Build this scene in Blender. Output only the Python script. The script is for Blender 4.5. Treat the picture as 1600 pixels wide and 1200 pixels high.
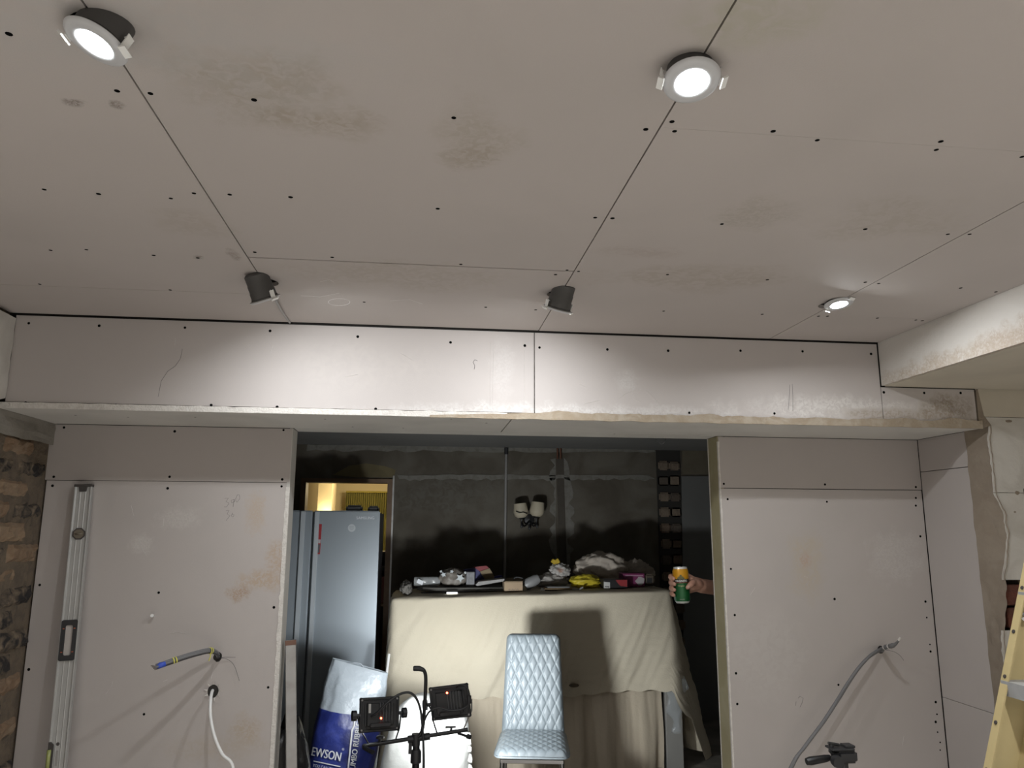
import bpy, math, random
import numpy as np
from mathutils import Vector, Matrix, Euler, noise
random.seed(7)
for o in list(bpy.data.objects): bpy.data.objects.remove(o)
SC = bpy.context.scene
COL = SC.collection

# ------------------------------------------------------------------ camera
CAMZ = 1.66
FPX = 1175.6
YAW, PIT, ROL = [math.radians(a) for a in (6.6956, 10.7618, 0.2355)]
_fw = Vector((math.sin(YAW)*math.cos(PIT), math.cos(YAW)*math.cos(PIT), math.sin(PIT)))
_r0 = Vector((math.cos(YAW), -math.sin(YAW), 0)); _u0 = _r0.cross(_fw)
_r = math.cos(ROL)*_r0 + math.sin(ROL)*_u0
_u = -math.sin(ROL)*_r0 + math.cos(ROL)*_u0
cam = bpy.data.cameras.new('camera'); camo = bpy.data.objects.new('camera', cam); COL.objects.link(camo)
cam.sensor_fit = 'HORIZONTAL'; cam.sensor_width = 36; cam.lens = 36*FPX/1600; cam.clip_start = 0.02; cam.clip_end = 60
camo.matrix_world = Matrix(((_r.x, _u.x, -_fw.x, 0), (_r.y, _u.y, -_fw.y, 0), (_r.z, _u.z, -_fw.z, CAMZ), (0, 0, 0, 1)))
SC.camera = camo
# ------------------------------------------------------------------ world, exposure
W = bpy.data.worlds.new('world'); SC.world = W; W.use_nodes = True
W.node_tree.nodes['Background'].inputs[0].default_value = (.5, .5, .55, 1)
W.node_tree.nodes['Background'].inputs[1].default_value = 0.01
vs = SC.view_settings
vs.view_transform = 'Standard'; vs.look = 'None'; vs.gamma = 1; vs.exposure = 1.5; vs.use_curve_mapping = False
SPOT_W = 2.1        # each ceiling downlight
FLOOD_W = 5.0      # each work light
WARM_W = 5.0       # lamp in the room past the doorway

def ray(x, y): return _r*((x-800)/FPX) - _u*((y-600)/FPX) + _fw
C0 = Vector((0, 0, CAMZ))
def PY(x, y, Y): d = ray(x, y); return C0 + d*(Y/d.y)
def PZ(x, y, Z): d = ray(x, y); return C0 + d*((Z-CAMZ)/d.z)
def PX(x, y, X): d = ray(x, y); return C0 + d*(X/d.x)

# ------------------------------------------------------------------ mesh helpers
V = Vector
class MB:
    def __init__(s): s.v = []; s.f = []
    def add(s, vs_, fs):
        o = len(s.v); s.v += [tuple(v) for v in vs_]; s.f += [tuple(i+o for i in f) for f in fs]; return s
    def box(s, c, size, M=None):
        hx, hy, hz = size[0]/2, size[1]/2, size[2]/2
        vv = [V((x*hx, y*hy, z*hz)) for x in (-1, 1) for y in (-1, 1) for z in (-1, 1)]
        if M is not None: vv = [M @ v for v in vv]
        c = V(c)
        return s.add([v+c for v in vv], [(0, 1, 3, 2), (4, 6, 7, 5), (0, 4, 5, 1), (2, 3, 7, 6), (0, 2, 6, 4), (1, 5, 7, 3)])
    def bb(s, x0, x1, y0, y1, z0, z1): return s.box(((x0+x1)/2, (y0+y1)/2, (z0+z1)/2), (x1-x0, y1-y0, z1-z0))
    def tube(s, pts, r, n=10, cap=True, flat=1.0):
        pts = [V(p) for p in pts]; k = len(pts); rr = r if isinstance(r, (list, tuple)) else [r]*k
        t0 = (pts[1]-pts[0]).normalized()
        a = V((0, 0, 1)) if abs(t0.z) < .9 else V((1, 0, 0))
        nx = t0.cross(a).normalized(); vv = []
        for i in range(k):
            t = (pts[min(i+1, k-1)]-pts[max(i-1, 0)]).normalized()
            nx = (nx - t*nx.dot(t)).normalized(); ny = t.cross(nx)
            for j in range(n):
                an = 2*math.pi*j/n
                vv.append(pts[i] + nx*math.cos(an)*rr[i] + ny*math.sin(an)*rr[i]*flat)
        ff = [(i*n+j, i*n+(j+1) % n, (i+1)*n+(j+1) % n, (i+1)*n+j) for i in range(k-1) for j in range(n)]
        if cap: ff += [tuple(reversed(range(n))), tuple(range((k-1)*n, k*n))]
        return s.add(vv, ff)
    def lathe(s, prof, n=24, M=None, cap=True):
        vv = []; k = len(prof)
        for r, z in prof:
            for j in range(n):
                a = 2*math.pi*j/n; vv.append(V((r*math.cos(a), r*math.sin(a), z)))
        if M is not None: vv = [M @ v for v in vv]
        ff = [(i*n+j, i*n+(j+1) % n, (i+1)*n+(j+1) % n, (i+1)*n+j) for i in range(k-1) for j in range(n)]
        if cap: ff += [tuple(reversed(range(n))), tuple(range((k-1)*n, k*n))]
        return s.add(vv, ff)
    def grid(s, fn, nu, nv, cu=False):
        vv = [fn(i/nu, j/nv) for j in range(nv+1) for i in range(nu + (0 if cu else 1))]
        w = nu if cu else nu+1
        return s.add(vv, [(j*w+i, j*w+(i+1) % w, (j+1)*w+(i+1) % w, (j+1)*w+i) for j in range(nv) for i in range(nu)])
    def prism(s, pts, d):      # polygon of 3d points extruded by vector d
        pts = [V(p) for p in pts]; n = len(pts); d = V(d)
        return s.add(pts+[p+d for p in pts], [tuple(reversed(range(n))), tuple(range(n, 2*n))]+[(i, (i+1) % n, n+(i+1) % n, n+i) for i in range(n)])
    def xf(s, M): s.v = [tuple(M @ V(v)) for v in s.v]; return s

WM = {}
def setprops(o, label=None, cat=None, group=None, kind=None):
    for k, v in (('label', label), ('category', cat), ('group', group), ('kind', kind)):
        if v: o[k] = v
    return o
def link(o, parent=None, M=None):
    COL.objects.link(o)
    M = M or Matrix.Identity(4)
    if parent is not None: o.parent = parent; o.matrix_basis = WM[parent].inverted() @ M
    else: o.matrix_basis = M
    WM[o] = M
    return o
def empty(name, loc, label=None, cat=None, group=None, kind=None, M=None):
    o = bpy.data.objects.new(name, None); o.empty_display_size = .05
    link(o, None, M or Matrix.Translation(V(loc))); return setprops(o, label, cat, group, kind)
def bev(me, w, seg=1):
    import bmesh
    bm = bmesh.new(); bm.from_mesh(me)
    ed = [e for e in bm.edges if len(e.link_faces) == 2 and e.calc_face_angle(0) > .5]
    bmesh.ops.bevel(bm, geom=ed, offset=w, segments=seg, affect='EDGES', clamp_overlap=True)
    bm.to_mesh(me); bm.free()
def fixn(me):
    import bmesh
    bm = bmesh.new(); bm.from_mesh(me); bmesh.ops.recalc_face_normals(bm, faces=bm.faces); bm.to_mesh(me); bm.free()
def mk(name, mb, m, parent=None, smooth=False, bevel=0, label=None, cat=None, group=None, kind=None, M=None, subd=0, seg=1, solid=0):
    """one mesh object; mb is in world space (or local space of matrix M)."""
    me = bpy.data.meshes.new(name)
    vv = np.array(mb.v)
    if M is None:
        lo, hi = vv.min(0), vv.max(0); c = V(((lo[0]+hi[0])/2, (lo[1]+hi[1])/2, lo[2]))
        M = Matrix.Translation(c); vl = [V(v)-c for v in mb.v]
    else: vl = mb.v
    me.from_pydata([tuple(v) for v in vl], [], mb.f); fixn(me)
    if bevel: bev(me, bevel, seg)
    if smooth:
        for p in me.polygons: p.use_smooth = True
        if smooth is not True: me.set_sharp_from_angle(angle=smooth)
    o = bpy.data.objects.new(name, me); me.materials.append(m)
    if solid: md = o.modifiers.new('solid', 'SOLIDIFY'); md.thickness = solid; md.offset = 0
    if subd: md = o.modifiers.new('sub', 'SUBSURF'); md.levels = md.render_levels = subd
    link(o, parent, M); return setprops(o, label, cat, group, kind)
def share(name, me, M, parent):
    o = bpy.data.objects.new(name, me); return link(o, parent, M)
def remesh(o, vox, smooth_it=6):
    md = o.modifiers.new('r', 'REMESH'); md.mode = 'VOXEL'; md.voxel_size = vox; md.use_smooth_shade = True
    if smooth_it: s2 = o.modifiers.new('s', 'SMOOTH'); s2.iterations = smooth_it; s2.factor = .5
    return o
def basis(xa, ya, za, loc):
    return Matrix(((xa[0], ya[0], za[0], loc[0]), (xa[1], ya[1], za[1], loc[1]), (xa[2], ya[2], za[2], loc[2]), (0, 0, 0, 1)))
def frame(zdir, loc, hint=(1, 0, 0)):
    z = V(zdir).normalized(); x = V(hint); x = (x - z*x.dot(z)).normalized(); y = z.cross(x)
    return basis(x, y, z, loc)
def text_data(body, size=1.0):
    c = bpy.data.curves.new('t', 'FONT'); c.body = body; c.size = size; c.align_x = 'CENTER'; c.align_y = 'CENTER'; c.resolution_u = 3
    o = bpy.data.objects.new('t', c); me = bpy.data.meshes.new_from_object(o)
    vv = [(v.co.x, v.co.y) for v in me.vertices]; ff = [tuple(p.vertices) for p in me.polygons]
    bpy.data.objects.remove(o); bpy.data.meshes.remove(me); return vv, ff
def text_on(body, size, fn):
    vv, ff = text_data(body, size); mb = MB(); mb.add([fn(x, y) for x, y in vv], ff); return mb
def catmull(pts, n=6):
    pts = [V(p) for p in pts]; out = []
    for i in range(len(pts)-1):
        p0, p1, p2, p3 = pts[max(i-1, 0)], pts[i], pts[i+1], pts[min(i+2, len(pts)-1)]
        for k in range(n):
            t = k/n
            out.append(.5*((2*p1)+(p2-p0)*t+(2*p0-5*p1+4*p2-p3)*t*t+(3*p1-p0-3*p2+p3)*t**3))
    return out+[pts[-1]]
def nz(x, y, z=0.0): return noise.noise(V((x, y, z)))

# ------------------------------------------------------------------ materials
def mat(name, col, rough=.7, metal=0, var=.0, vscale=6, col2=None, bump=0, bscale=60, emit=None, estr=0, alpha=1, spec=.5, trans=0, stains=(), rnd=None, coat=0, bands=None, detail=6):
    m = bpy.data.materials.new(name); m.use_nodes = True; nt = m.node_tree; N = nt.nodes; L = nt.links
    b = N['Principled BSDF']
    b.inputs['Roughness'].default_value = rough; b.inputs['Metallic'].default_value = metal
    b.inputs['Specular IOR Level'].default_value = spec
    if coat: b.inputs['Coat Weight'].default_value = coat
    if trans: b.inputs['Transmission Weight'].default_value = trans
    if alpha < 1: b.inputs['Alpha'].default_value = alpha
    rgb = N.new('ShaderNodeRGB'); rgb.outputs[0].default_value = (*col, 1); out = rgb.outputs[0]
    geo = N.new('ShaderNodeNewGeometry'); pos = geo.outputs['Position']
    def mix(a, fac, c, mode='MIX'):
        x = N.new('ShaderNodeMix'); x.data_type = 'RGBA'; x.blend_type = mode
        if isinstance(fac, (int, float)): x.inputs[0].default_value = fac
        else: L.new(fac, x.inputs[0])
        L.new(a, x.inputs[6])
        if isinstance(c, tuple): x.inputs[7].default_value = (*c, 1)
        else: L.new(c, x.inputs[7])
        return x.outputs[2]
    def noi(scale, det=4, dist=0):
        n = N.new('ShaderNodeTexNoise'); n.inputs['Scale'].default_value = scale; n.inputs['Detail'].default_value = det
        n.inputs['Distortion'].default_value = dist; L.new(pos, n.inputs['Vector']); return n.outputs['Fac']
    def mr(v, a, b_, c=0., d=1.):
        r = N.new('ShaderNodeMapRange'); L.new(v, r.inputs[0]); r.inputs[1].default_value = a; r.inputs[2].default_value = b_
        r.inputs[3].default_value = c; r.inputs[4].default_value = d; return r.outputs[0]
    if rnd:
        oi = N.new('ShaderNodeObjectInfo'); cr = N.new('ShaderNodeValToRGB'); cr.color_ramp.interpolation = 'CONSTANT'
        e = cr.color_ramp.elements
        for i, (p, c) in enumerate(rnd):
            el = e[i] if i < 2 else e.new(p)
            el.position = p; el.color = (*c, 1)
        L.new(oi.outputs['Random'], cr.inputs[0]); out = cr.outputs[0]
    if bands:
        tc = N.new('ShaderNodeTexCoord'); sx = N.new('ShaderNodeSeparateXYZ'); L.new(tc.outputs['Object'], sx.inputs[0])
        cr = N.new('ShaderNodeValToRGB'); cr.color_ramp.interpolation = 'CONSTANT'; e = cr.color_ramp.elements
        for i, (p, c) in enumerate(bands[2]):
            el = e[i] if i < 2 else e.new(p)
            el.position = p; el.color = (*c, 1)
        L.new(mr(sx.outputs[2], bands[0], bands[1]), cr.inputs[0]); out = cr.outputs[0]
    if var:
        c2 = col2 or tuple(c*.6 for c in col)
        out = mix(out, mr(noi(vscale, detail, .6), .42, .68, 0, var), c2)
    for st in stains:       # (centre, radii, colour, strength, noise scale)
        ce, ra, c, s_, ns = st
        sub = N.new('ShaderNodeVectorMath'); sub.operation = 'SUBTRACT'; L.new(pos, sub.inputs[0]); sub.inputs[1].default_value = ce
        dv = N.new('ShaderNodeVectorMath'); dv.operation = 'DIVIDE'; L.new(sub.outputs[0], dv.inputs[0]); dv.inputs[1].default_value = ra
        ln = N.new('ShaderNodeVectorMath'); ln.operation = 'LENGTH'; L.new(dv.outputs[0], ln.inputs[0])
        ad = N.new('ShaderNodeMath'); ad.operation = 'MULTIPLY_ADD'; L.new(noi(ns, 5, .3), ad.inputs[0]); ad.inputs[1].default_value = 1.6; L.new(ln.outputs['Value'], ad.inputs[2])
        mm = N.new('ShaderNodeMath'); mm.operation = 'MULTIPLY'; L.new(mr(ad.outputs[0], 1.85, 1.25, 0, s_), mm.inputs[0]); L.new(mr(noi(ns*5, 6, 1.0), .38, .58, .25, 1), mm.inputs[1])
        out = mix(out, mm.outputs[0], c)
    L.new(out, b.inputs['Base Color'])
    if bump:
        bp = N.new('ShaderNodeBump'); bp.inputs['Strength'].default_value = bump; bp.inputs['Distance'].default_value = .01
        L.new(noi(bscale, 5), bp.inputs['Height']); L.new(bp.outputs[0], b.inputs['Normal'])
    if emit: b.inputs['Emission Color'].default_value = (*emit, 1); b.inputs['Emission Strength'].default_value = estr
    return m

BOARD = (.47, .425, .40); TAN = (.36, .30, .235); PALE = (.66, .63, .60)
def pz(x, y): p = PZ(x, y, 2.38); return (p.x, p.y, p.z)
def pp(x, y, Y): p = PY(x, y, Y); return tuple(p)
M_ceil = mat('plasterboard_ceiling', BOARD, .8, var=.35, vscale=1.7, col2=(.40, .365, .34), bump=.05, bscale=300, stains=[
    (pz(400, 130), (.16, .10, .1), (.37, .32, .265), .75, 9), (pz(480, 190), (.17, .07, .1), (.36, .31, .255), .8, 9),
    (pz(745, 210), (.09, .13, .1), (.39, .345, .295), .7, 11), (pz(735, 245), (.06, .06, .1), (.37, .32, .27), .7, 11),
    (pz(1080, 435), (.34, .13, .1), (.385, .335, .29), .7, 6), (pz(1180, 335), (.10, .10, .1), (.37, .33, .285), .6, 14),
    (pz(1390, 345), (.20, .15, .1), (.39, .345, .30), .6, 7), (pz(1000, 395), (.12, .05, .1), (.39, .33, .30), .6, 8),
    (pz(620, 432), (.34, .14, .1), (.39, .34, .29), .55, 7), (pz(180, 60), (.4, .2, .1), (.43, .42, .41), .4, 4),
    (pz(300, 350), (.12, .10, .1), (.40, .35, .305), .55, 8), (pz(115, 161), (.022, .016, .1), (.2, .165, .14), .9, 40), (pz(182, 164), (.014, .016, .1), (.2, .165, .14), .9, 40),
    (pz(310, 402), (.018, .018, .1), (.2, .165, .14), .9, 40), (pz(365, 398), (.018, .05, .1), (.25, .2, .17), .7, 40), (pz(1180, 25), (.14, .10, .1), (.40, .375, .30), .7, 5)])
M_beam = mat('plasterboard_beam', (.50, .46, .44), .75, var=.3, vscale=2.2, col2=(.43, .40, .385), bump=.05, bscale=300, stains=[
    (pp(900, 645, 2.7), (.75, .1, .04), (.64, .62, .60), .8, 16), (pp(1320, 640, 2.7), (.5, .1, .06), (.66, .63, .60), .85, 14), (pp(1480, 640, 2.7), (.13, .1, .07), (.30, .25, .20), .9, 14),
    (pp(1400, 648, 2.7), (.30, .1, .03), (.36, .30, .245), .8, 14), (pp(785, 575, 2.7), (.05, .1, .16), (.58, .55, .53), .5, 20), (pp(980, 595, 2.7), (.05, .1, .05), (.6, .58, .56), .6, 30), (pp(560, 570, 2.7), (.3, .1, .1), (.55, .51, .48), .4, 6)])
M_part = mat('plasterboard_partition', (.47, .43, .41), .75, var=.3, vscale=2.0, col2=(.40, .37, .35), bump=.05, bscale=300, stains=[
    (pp(410, 910, 3.1), (.10, .1, .05), (.44, .34, .255), .85, 14), (pp(432, 870, 3.1), (.05, .1, .08), (.44, .34, .26), .8, 16), (pp(372, 928, 3.1), (.05, .1, .035), (.38, .27, .19), .85, 30),
    (pp(400, 800, 3.1), (.045, .1, .09), (.47, .37, .28), .7, 40), (pp(385, 1140, 3.1), (.07, .1, .07), (.42, .34, .26), .7, 18), (pp(1262, 880, 3.1), (.10, .1, .16), (.46, .40, .33), .75, 9),
    (pp(1258, 875, 3.1), (.03, .1, .05), (.45, .33, .26), .7, 20), (pp(1400, 870, 3.1), (.14, .1, .13), (.56, .53, .51), .6, 22), (pp(280, 810, 3.1), (.10, .1, .05), (.56, .53, .50), .55, 30),
    (pp(220, 850, 3.1), (.05, .1, .04), (.58, .55, .52), .7, 40), (pp(1190, 1020, 3.1), (.2, .1, .2), (.52, .49, .465), .5, 6), (pp(330, 1170, 3.1), (.2, .1, .06), (.43, .37, .31), .5, 10)])
M_soff = mat('plasterboard_soffit', (.60, .58, .545), .8, var=.3, vscale=3, bump=.05, bscale=200)
M_gyp = mat('raw_gypsum_edge', (.68, .65, .61), .9, var=.4, vscale=60, col2=(.45, .41, .37), bump=.4, bscale=150)
M_fill = mat('brown_filler', (.32, .26, .19), .85, var=.5, vscale=25, col2=(.46, .41, .34), bump=.35, bscale=90)
M_fill2 = mat('brown_plaster', (.245, .20, .155), .85, var=.5, vscale=12, col2=(.33, .28, .225), bump=.4, bscale=50)
M_screw = mat('black_screw', (.006, .006, .006), .95, spec=0)
M_void = mat('dark_void', (.03, .027, .024), .95)
M_paint = mat('old_cream_wall', (.60, .575, .535), .75, var=.6, vscale=7, col2=(.40, .37, .325), bump=.25, bscale=40)
M_paint2 = mat('cream_ceiling_paint', (.56, .51, .42), .75, var=.25, vscale=4, bump=.08, bscale=60)
M_bulk = mat('bulkhead_plaster', (.60, .57, .53), .8, var=.3, vscale=6, col2=(.5, .46, .41), bump=.2, bscale=50, stains=[
    (tuple(PX(1500, 560, 1.77)), (.1, .62, .05), (.42, .345, .27), .75, 16), (tuple(PX(1440, 590, 1.77)), (.1, .2, .06), (.42, .35, .28), .6, 16), (tuple(PX(1600, 525, 1.77)), (.1, .24, .07), (.43, .35, .28), .8, 22)])
M_brick = mat('old_brick', (.3, .2, .14), .95, rnd=[(0, (.20, .13, .08)), (.28, (.022, .019, .018)), (.58, (.24, .165, .105)), (.76, (.16, .085, .05)), (.88, (.03, .026, .024))], var=.7, vscale=24, col2=(.27, .205, .14), bump=1.0, bscale=45, detail=10)
M_mort = mat('crumbly_mortar', (.15, .115, .08), .95, var=.7, vscale=18, col2=(.075, .062, .05), bump=.9, bscale=60)
M_conc = mat('rough_concrete', (.26, .24, .21), .9, var=.5, vscale=10, col2=(.17, .155, .13), bump=.5, bscale=60)
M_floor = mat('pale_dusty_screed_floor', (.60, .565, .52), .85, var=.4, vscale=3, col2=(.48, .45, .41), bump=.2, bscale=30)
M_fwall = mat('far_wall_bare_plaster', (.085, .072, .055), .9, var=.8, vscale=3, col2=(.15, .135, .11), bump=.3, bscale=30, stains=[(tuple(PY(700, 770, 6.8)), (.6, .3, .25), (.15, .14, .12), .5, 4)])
M_scar = mat('grey_plaster_scar', (.19, .18, .16), .9, var=.9, vscale=20, col2=(.14, .13, .11), bump=.4, bscale=60)
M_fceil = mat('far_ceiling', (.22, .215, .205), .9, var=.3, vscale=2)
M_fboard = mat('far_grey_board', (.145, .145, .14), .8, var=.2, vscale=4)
M_timber = mat('treated_timber', (.34, .30, .175), .7, var=.6, vscale=9, col2=(.42, .375, .25), bump=.15, bscale=40)
M_alu = mat('aluminium', (.62, .62, .61), .38, metal=.85, var=.2, vscale=8)
M_alud = mat('scuffed_aluminium', (.40, .39, .38), .5, metal=.6, var=.5, vscale=14, col2=(.27, .25, .23))
M_blk = mat('black_plastic', (.026, .026, .028), .45)
M_blk2 = mat('black_metal', (.014, .014, .015), .35, metal=.2)
M_chrome = mat('chrome', (.75, .75, .76), .15, metal=1)
M_white = mat('white_plastic', (.75, .75, .74), .4)
# ------------------------------------------------------------------ the setting
ZC = 2.38; YB = 2.70; YP = 3.10; YP2 = 3.21; XL = -1.43; XJL = -.525; XJR = 1.255; XR = 2.18; ZS = 2.048; ZBB = 2.071; XBK = 1.77; ZBK = 2.208; YF = 6.8
SX = (-.49, .415, 1.32)
ROWY = (2.24, 1.06, -.12, -1.3)
def struct(name, mb, m, parent=None, **k): return mk(name, mb, m, parent, kind=None if parent else 'structure', **k)

struct('floor', MB().bb(-2.6, 3.4, -2.8, YP+.06, -.1, 0), M_floor)
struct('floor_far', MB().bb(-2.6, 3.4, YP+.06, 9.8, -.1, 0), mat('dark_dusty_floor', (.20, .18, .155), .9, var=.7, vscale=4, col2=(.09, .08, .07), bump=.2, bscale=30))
# ceiling: void above, boards below, each board an object
ceil = struct('ceiling', MB().bb(-1.6, 3.3, -2.8, 2.75, ZC+.15, ZC+.25), M_void)
def cpanel(x0, x1, y0, y1, cuts_l=(), cuts_r=(), gy=.0015):
    g = .0017; x0 += g; x1 -= g; y0 += gy; y1 -= gy; r = .041
    pts = [(x0, y0)]
    def notch(xe, yc, up, side):
        out = []
        for k in range(13):
            a = math.pi*k/12
            yy = yc - r*math.cos(a) if up else yc + r*math.cos(a)
            out.append((xe + side*r*math.sin(a), yy))
        return out
    pts.append((x1, y0))
    for yc in sorted(cuts_r):
        if y0 < yc-r and yc+r < y1: pts += notch(x1, yc, True, -1)
    pts += [(x1, y1), (x0, y1)]
    for yc in sorted(cuts_l, reverse=True):
        if y0 < yc-r and yc+r < y1: pts += notch(x0, yc, False, 1)
    return mk('plasterboard_panel', MB().prism([(a, b, ZC) for a, b in pts], (0, 0, .0125)), M_ceil, ceil), (x0, x1, y0, y1)
yl = PZ(200, 452, ZC).y; ym = PZ(640, 413, ZC).y; yr2 = PZ(1150, 207, ZC).y; yr3 = PZ(1360, 495, ZC).y
cp = []
for x0, x1, seams, cl, cr, gy in ((XL, SX[0], (yl, yl-1.8, -.9), (), ROWY, .0012), (SX[0], SX[1], (ym, ym-1.8, -1.2), ROWY, ROWY, .0038), (SX[1], SX[2], (yr2, -.45), ROWY, ROWY, .0003), (SX[2], XBK, (yr3, yr3-1.8, -.9), ROWY, (), .0004)):
    ys = [-2.6]+sorted(seams)+[YB-.008]
    for a, b in zip(ys[:-1], ys[1:]):
        if b-a > .05: cp.append(cpanel(x0, x1, a, b, cl, cr, gy))
# screws
scm = bpy.data.meshes.new('screw'); _b = MB().lathe([(.0050, -.0012), (.0050, .0004), (.003, .0006)], 10)
scm.from_pydata(_b.v, [], _b.f); fixn(scm); scm.materials.append(M_screw)
def screw(p, n, parent, s=1.0):
    return share('screw', scm, frame(n, p) @ Matrix.Scale(s*random.uniform(.9, 1.1), 4), parent)
for x, y in ((183, 142), (235, 146), (397, 156), (709, 184), (1009, 202), (1050, 190), (1054, 205), (1208, 205), (1277, 219), (1470, 221), (1463, 234), (1597, 245), (69, 296), (154, 303), (267, 310), (303, 302), (359, 304), (454, 308), (684, 326), (930, 340), (957, 341), (1128, 350), (1352, 358), (1481, 366), (1515, 366), (79, 391), (135, 390), (240, 399), (309, 403), (398, 394), (519, 402), (720, 413), (868, 429), (886, 422), (904, 424), (1043, 429), (1199, 437), (1352, 441), (1373, 443), (1501, 450), (1556, 456), (569, 472), (759, 480), (837, 484), (1037, 486), (1191, 491), (1279, 494), (1293, 494), (1371, 497), (1431, 500), (1441, 501), (62, 444), (266, 453), (14, 53)):
    p = PZ(x, y, ZC)
    for o, (a, b, c, d) in cp:
        if a <= p.x <= b and c <= p.y <= d: screw(p, (0, 0, -1), o); break

# beam
beam = struct('wall_beam', MB().bb(XL-.1, 3.3, YB+.015, YP+.13, ZS+.014, ZC+.24), M_void)
bp = []
for x0, x1, z0, z1 in ((-1.412, .4, ZBB, ZC-.006), (.402, XBK-.004, ZBB, ZC-.006), (XBK-.002, 2.162, ZBB, ZBK-.006)):
    bp.append((mk('plasterboard_panel', MB().bb(x0, x1-.0015, YB, YB+.0125, z0, z1), M_beam, beam), x0, x1))
for x, y in ((45, 505), (155, 509), (289, 512), (422, 517), (559, 526), (704, 535), (820, 540), (843, 543), (949, 546), (1044, 548), (1157, 548), (1254, 549), (1361, 553), (1381, 613), (1444, 614), (1501, 614), (40, 629), (181, 633), (330, 633), (433, 636), (587, 639), (1077, 645), (1210, 646)):
    p = PY(x, y, YB)
    for o, a, b in bp:
        if a <= p.x <= b: screw(p, (0, -1, 0), o); break
# soffit boards under the beam
xs = PZ(795, 660, ZS).x
sof = []
for x0, x1, y0, y1 in ((XL, xs, YB-.004, YP-.003), (xs+.003, XR-.004, YB-.004, YP-.003), (XJL+.004, XJR-.004, YP, YP2)):
    sof.append(mk('soffit_board', MB().bb(x0, x1-.001, y0, y1, ZS, ZS+.0125), M_soff, beam))
for x, y in ((118, 649), (200, 652), (305, 652), (508, 655), (630, 669), (705, 655), (760, 661), (551, 667), (960, 678)):
    screw(PZ(x, y, ZS), (0, 0, -1), beam, .8)
def jag(x0, x1, n, f): return [(x0+(x1-x0)*k/n, f(x0+(x1-x0)*k/n)) for k in range(n+1)]
# white torn edge of the soffit board and brown filler along the arris
e = jag(XL, .3, 90, lambda x: ZS+.021+.003*nz(x*25, 1))
mk('raw_edge', MB().prism([(XL, YB-.0055, ZS+.001), (.3, YB-.0055, ZS+.001)]+[(x, YB-.0055, z) for x, z in reversed(e)], (0, .006, 0)), M_gyp, beam)
e = jag(.02, 2.176, 120, lambda x: ZS+.004+.022*min(1, (x-.02)/.5+.1)+(.010*nz(x*9, 5)+.005*nz(x*40, 2))*min(1, (x-.02)/.4)+.012*max(0, x-1.6)); e2 = jag(.02, 2.176, 120, lambda x: ZS-.002+.003*nz(x*14, 9))
mk('filler_strip', MB().prism([(x, YB-.0085, z) for x, z in e2]+[(x, YB-.0085, z) for x, z in reversed(e)], (0, .008, 0)), M_fill, beam)

# partition: two stud walls either side of the opening, boards in front
zj1 = PY(260, 752, YP).z; zj2 = PY(1280, 764.5, YP).z
wl = struct('wall_partition_left', MB().bb(-2.5, XJL-.014, YP+.013, YP2-.013, 0, ZS+.2), M_void)
wr = struct('wall_partition_right', MB().bb(XJR+.022, 3.3, YP+.013, YP2-.013, 0, ZS+.2), M_void)
pl1 = mk('plasterboard_panel', MB().bb(XL-.02, XJL-.003, YP, YP+.0125, zj1+.001, ZS-.002), M_part, wl)
pl2 = mk('plasterboard_panel', MB().bb(XL-.005, XJL-.012, YP, YP+.0125, 0, zj1-.001), M_part, wl)
pr1 = mk('plasterboard_panel', MB().bb(XJR+.004, XR-.002, YP, YP+.0125, zj2+.002, ZS-.002), M_part, wr)
pr2 = mk('plasterboard_panel', MB().bb(XJR+.004, XR-.004, YP, YP+.0125, 0, zj2-.001), M_part, wr)
mk('back_board', MB().bb(-2.5, XJL-.003, YP2-.0125, YP2, 0, ZC), M_fboard, wl)
mk('back_board', MB().bb(XJR+.004, 3.3, YP2-.0125, YP2, 0, ZC), M_fboard, wr)
mk('jamb_board', MB().bb(XJL-.0125, XJL, YP+.002, YP2+.004, 0, ZS), M_soff, wl)
mk('jamb_lining', MB().bb(XJR, XJR+.02, YP+.004, YP2+.004, 0, ZS), M_timber, wr)
# crumbling board edges at the jambs
zz = [k*.012 for k in range(int(zj1/.012))]
mk('raw_edge', MB().prism([(XJL+.0015, YP-.002, z) for z in zz]+[(XJL-.014-.005*nz(z*18, 3)-.005*max(0, nz(z*60, 8)), YP-.002, z) for z in reversed(zz)], (0, .0135, 0)), M_gyp, wl)
zz = [k*.015 for k in range(int(ZS/.015))]
mk('raw_edge', MB().prism([(XJR-.0005, YP-.0015, z) for z in zz]+[(XJR+.006+.003*nz(z*20, 6), YP-.0015, z) for z in reversed(zz)], (0, .012, 0)), M_gyp, wr)
mk('raw_edge', MB().bb(XJR-.0015, XJR+.004, YP2-.002, YP2+.006, 0, ZS), M_gyp, wr)
for x, y in ((100, 668), (273, 674), (443, 672), (84, 745), (265, 745), (441, 749), (82, 759), (262, 763), (440, 760), (62, 914), (248, 926), (428, 949), (45, 1046), (225, 1116), (419, 1074)):
    screw(PY(x, y, YP), (0, -1, 0), pl1 if y < 751 else pl2)
for x, y in ((1131, 681), (1131, 756), (1289, 757), (1431, 761), (1137, 780), (1292, 784), (1431, 790), (1431, 778), (1438, 838), (1304, 936), (1446, 940), (1148, 961), (1150, 1052), (1152, 1100), (1310, 1070), (1462, 1097), (1464, 1116), (1462, 1128), (1448, 965), (1453, 1007), (1454, 1018), (1465, 1144), (1469, 1160), (1469, 1172), (1142, 889)):
    screw(PY(x, y, YP), (0, -1, 0), pr1 if y < 763 else pr2, 1 if y not in (1116, 1144, 1160, 1172, 965, 1007) else .7)
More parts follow.
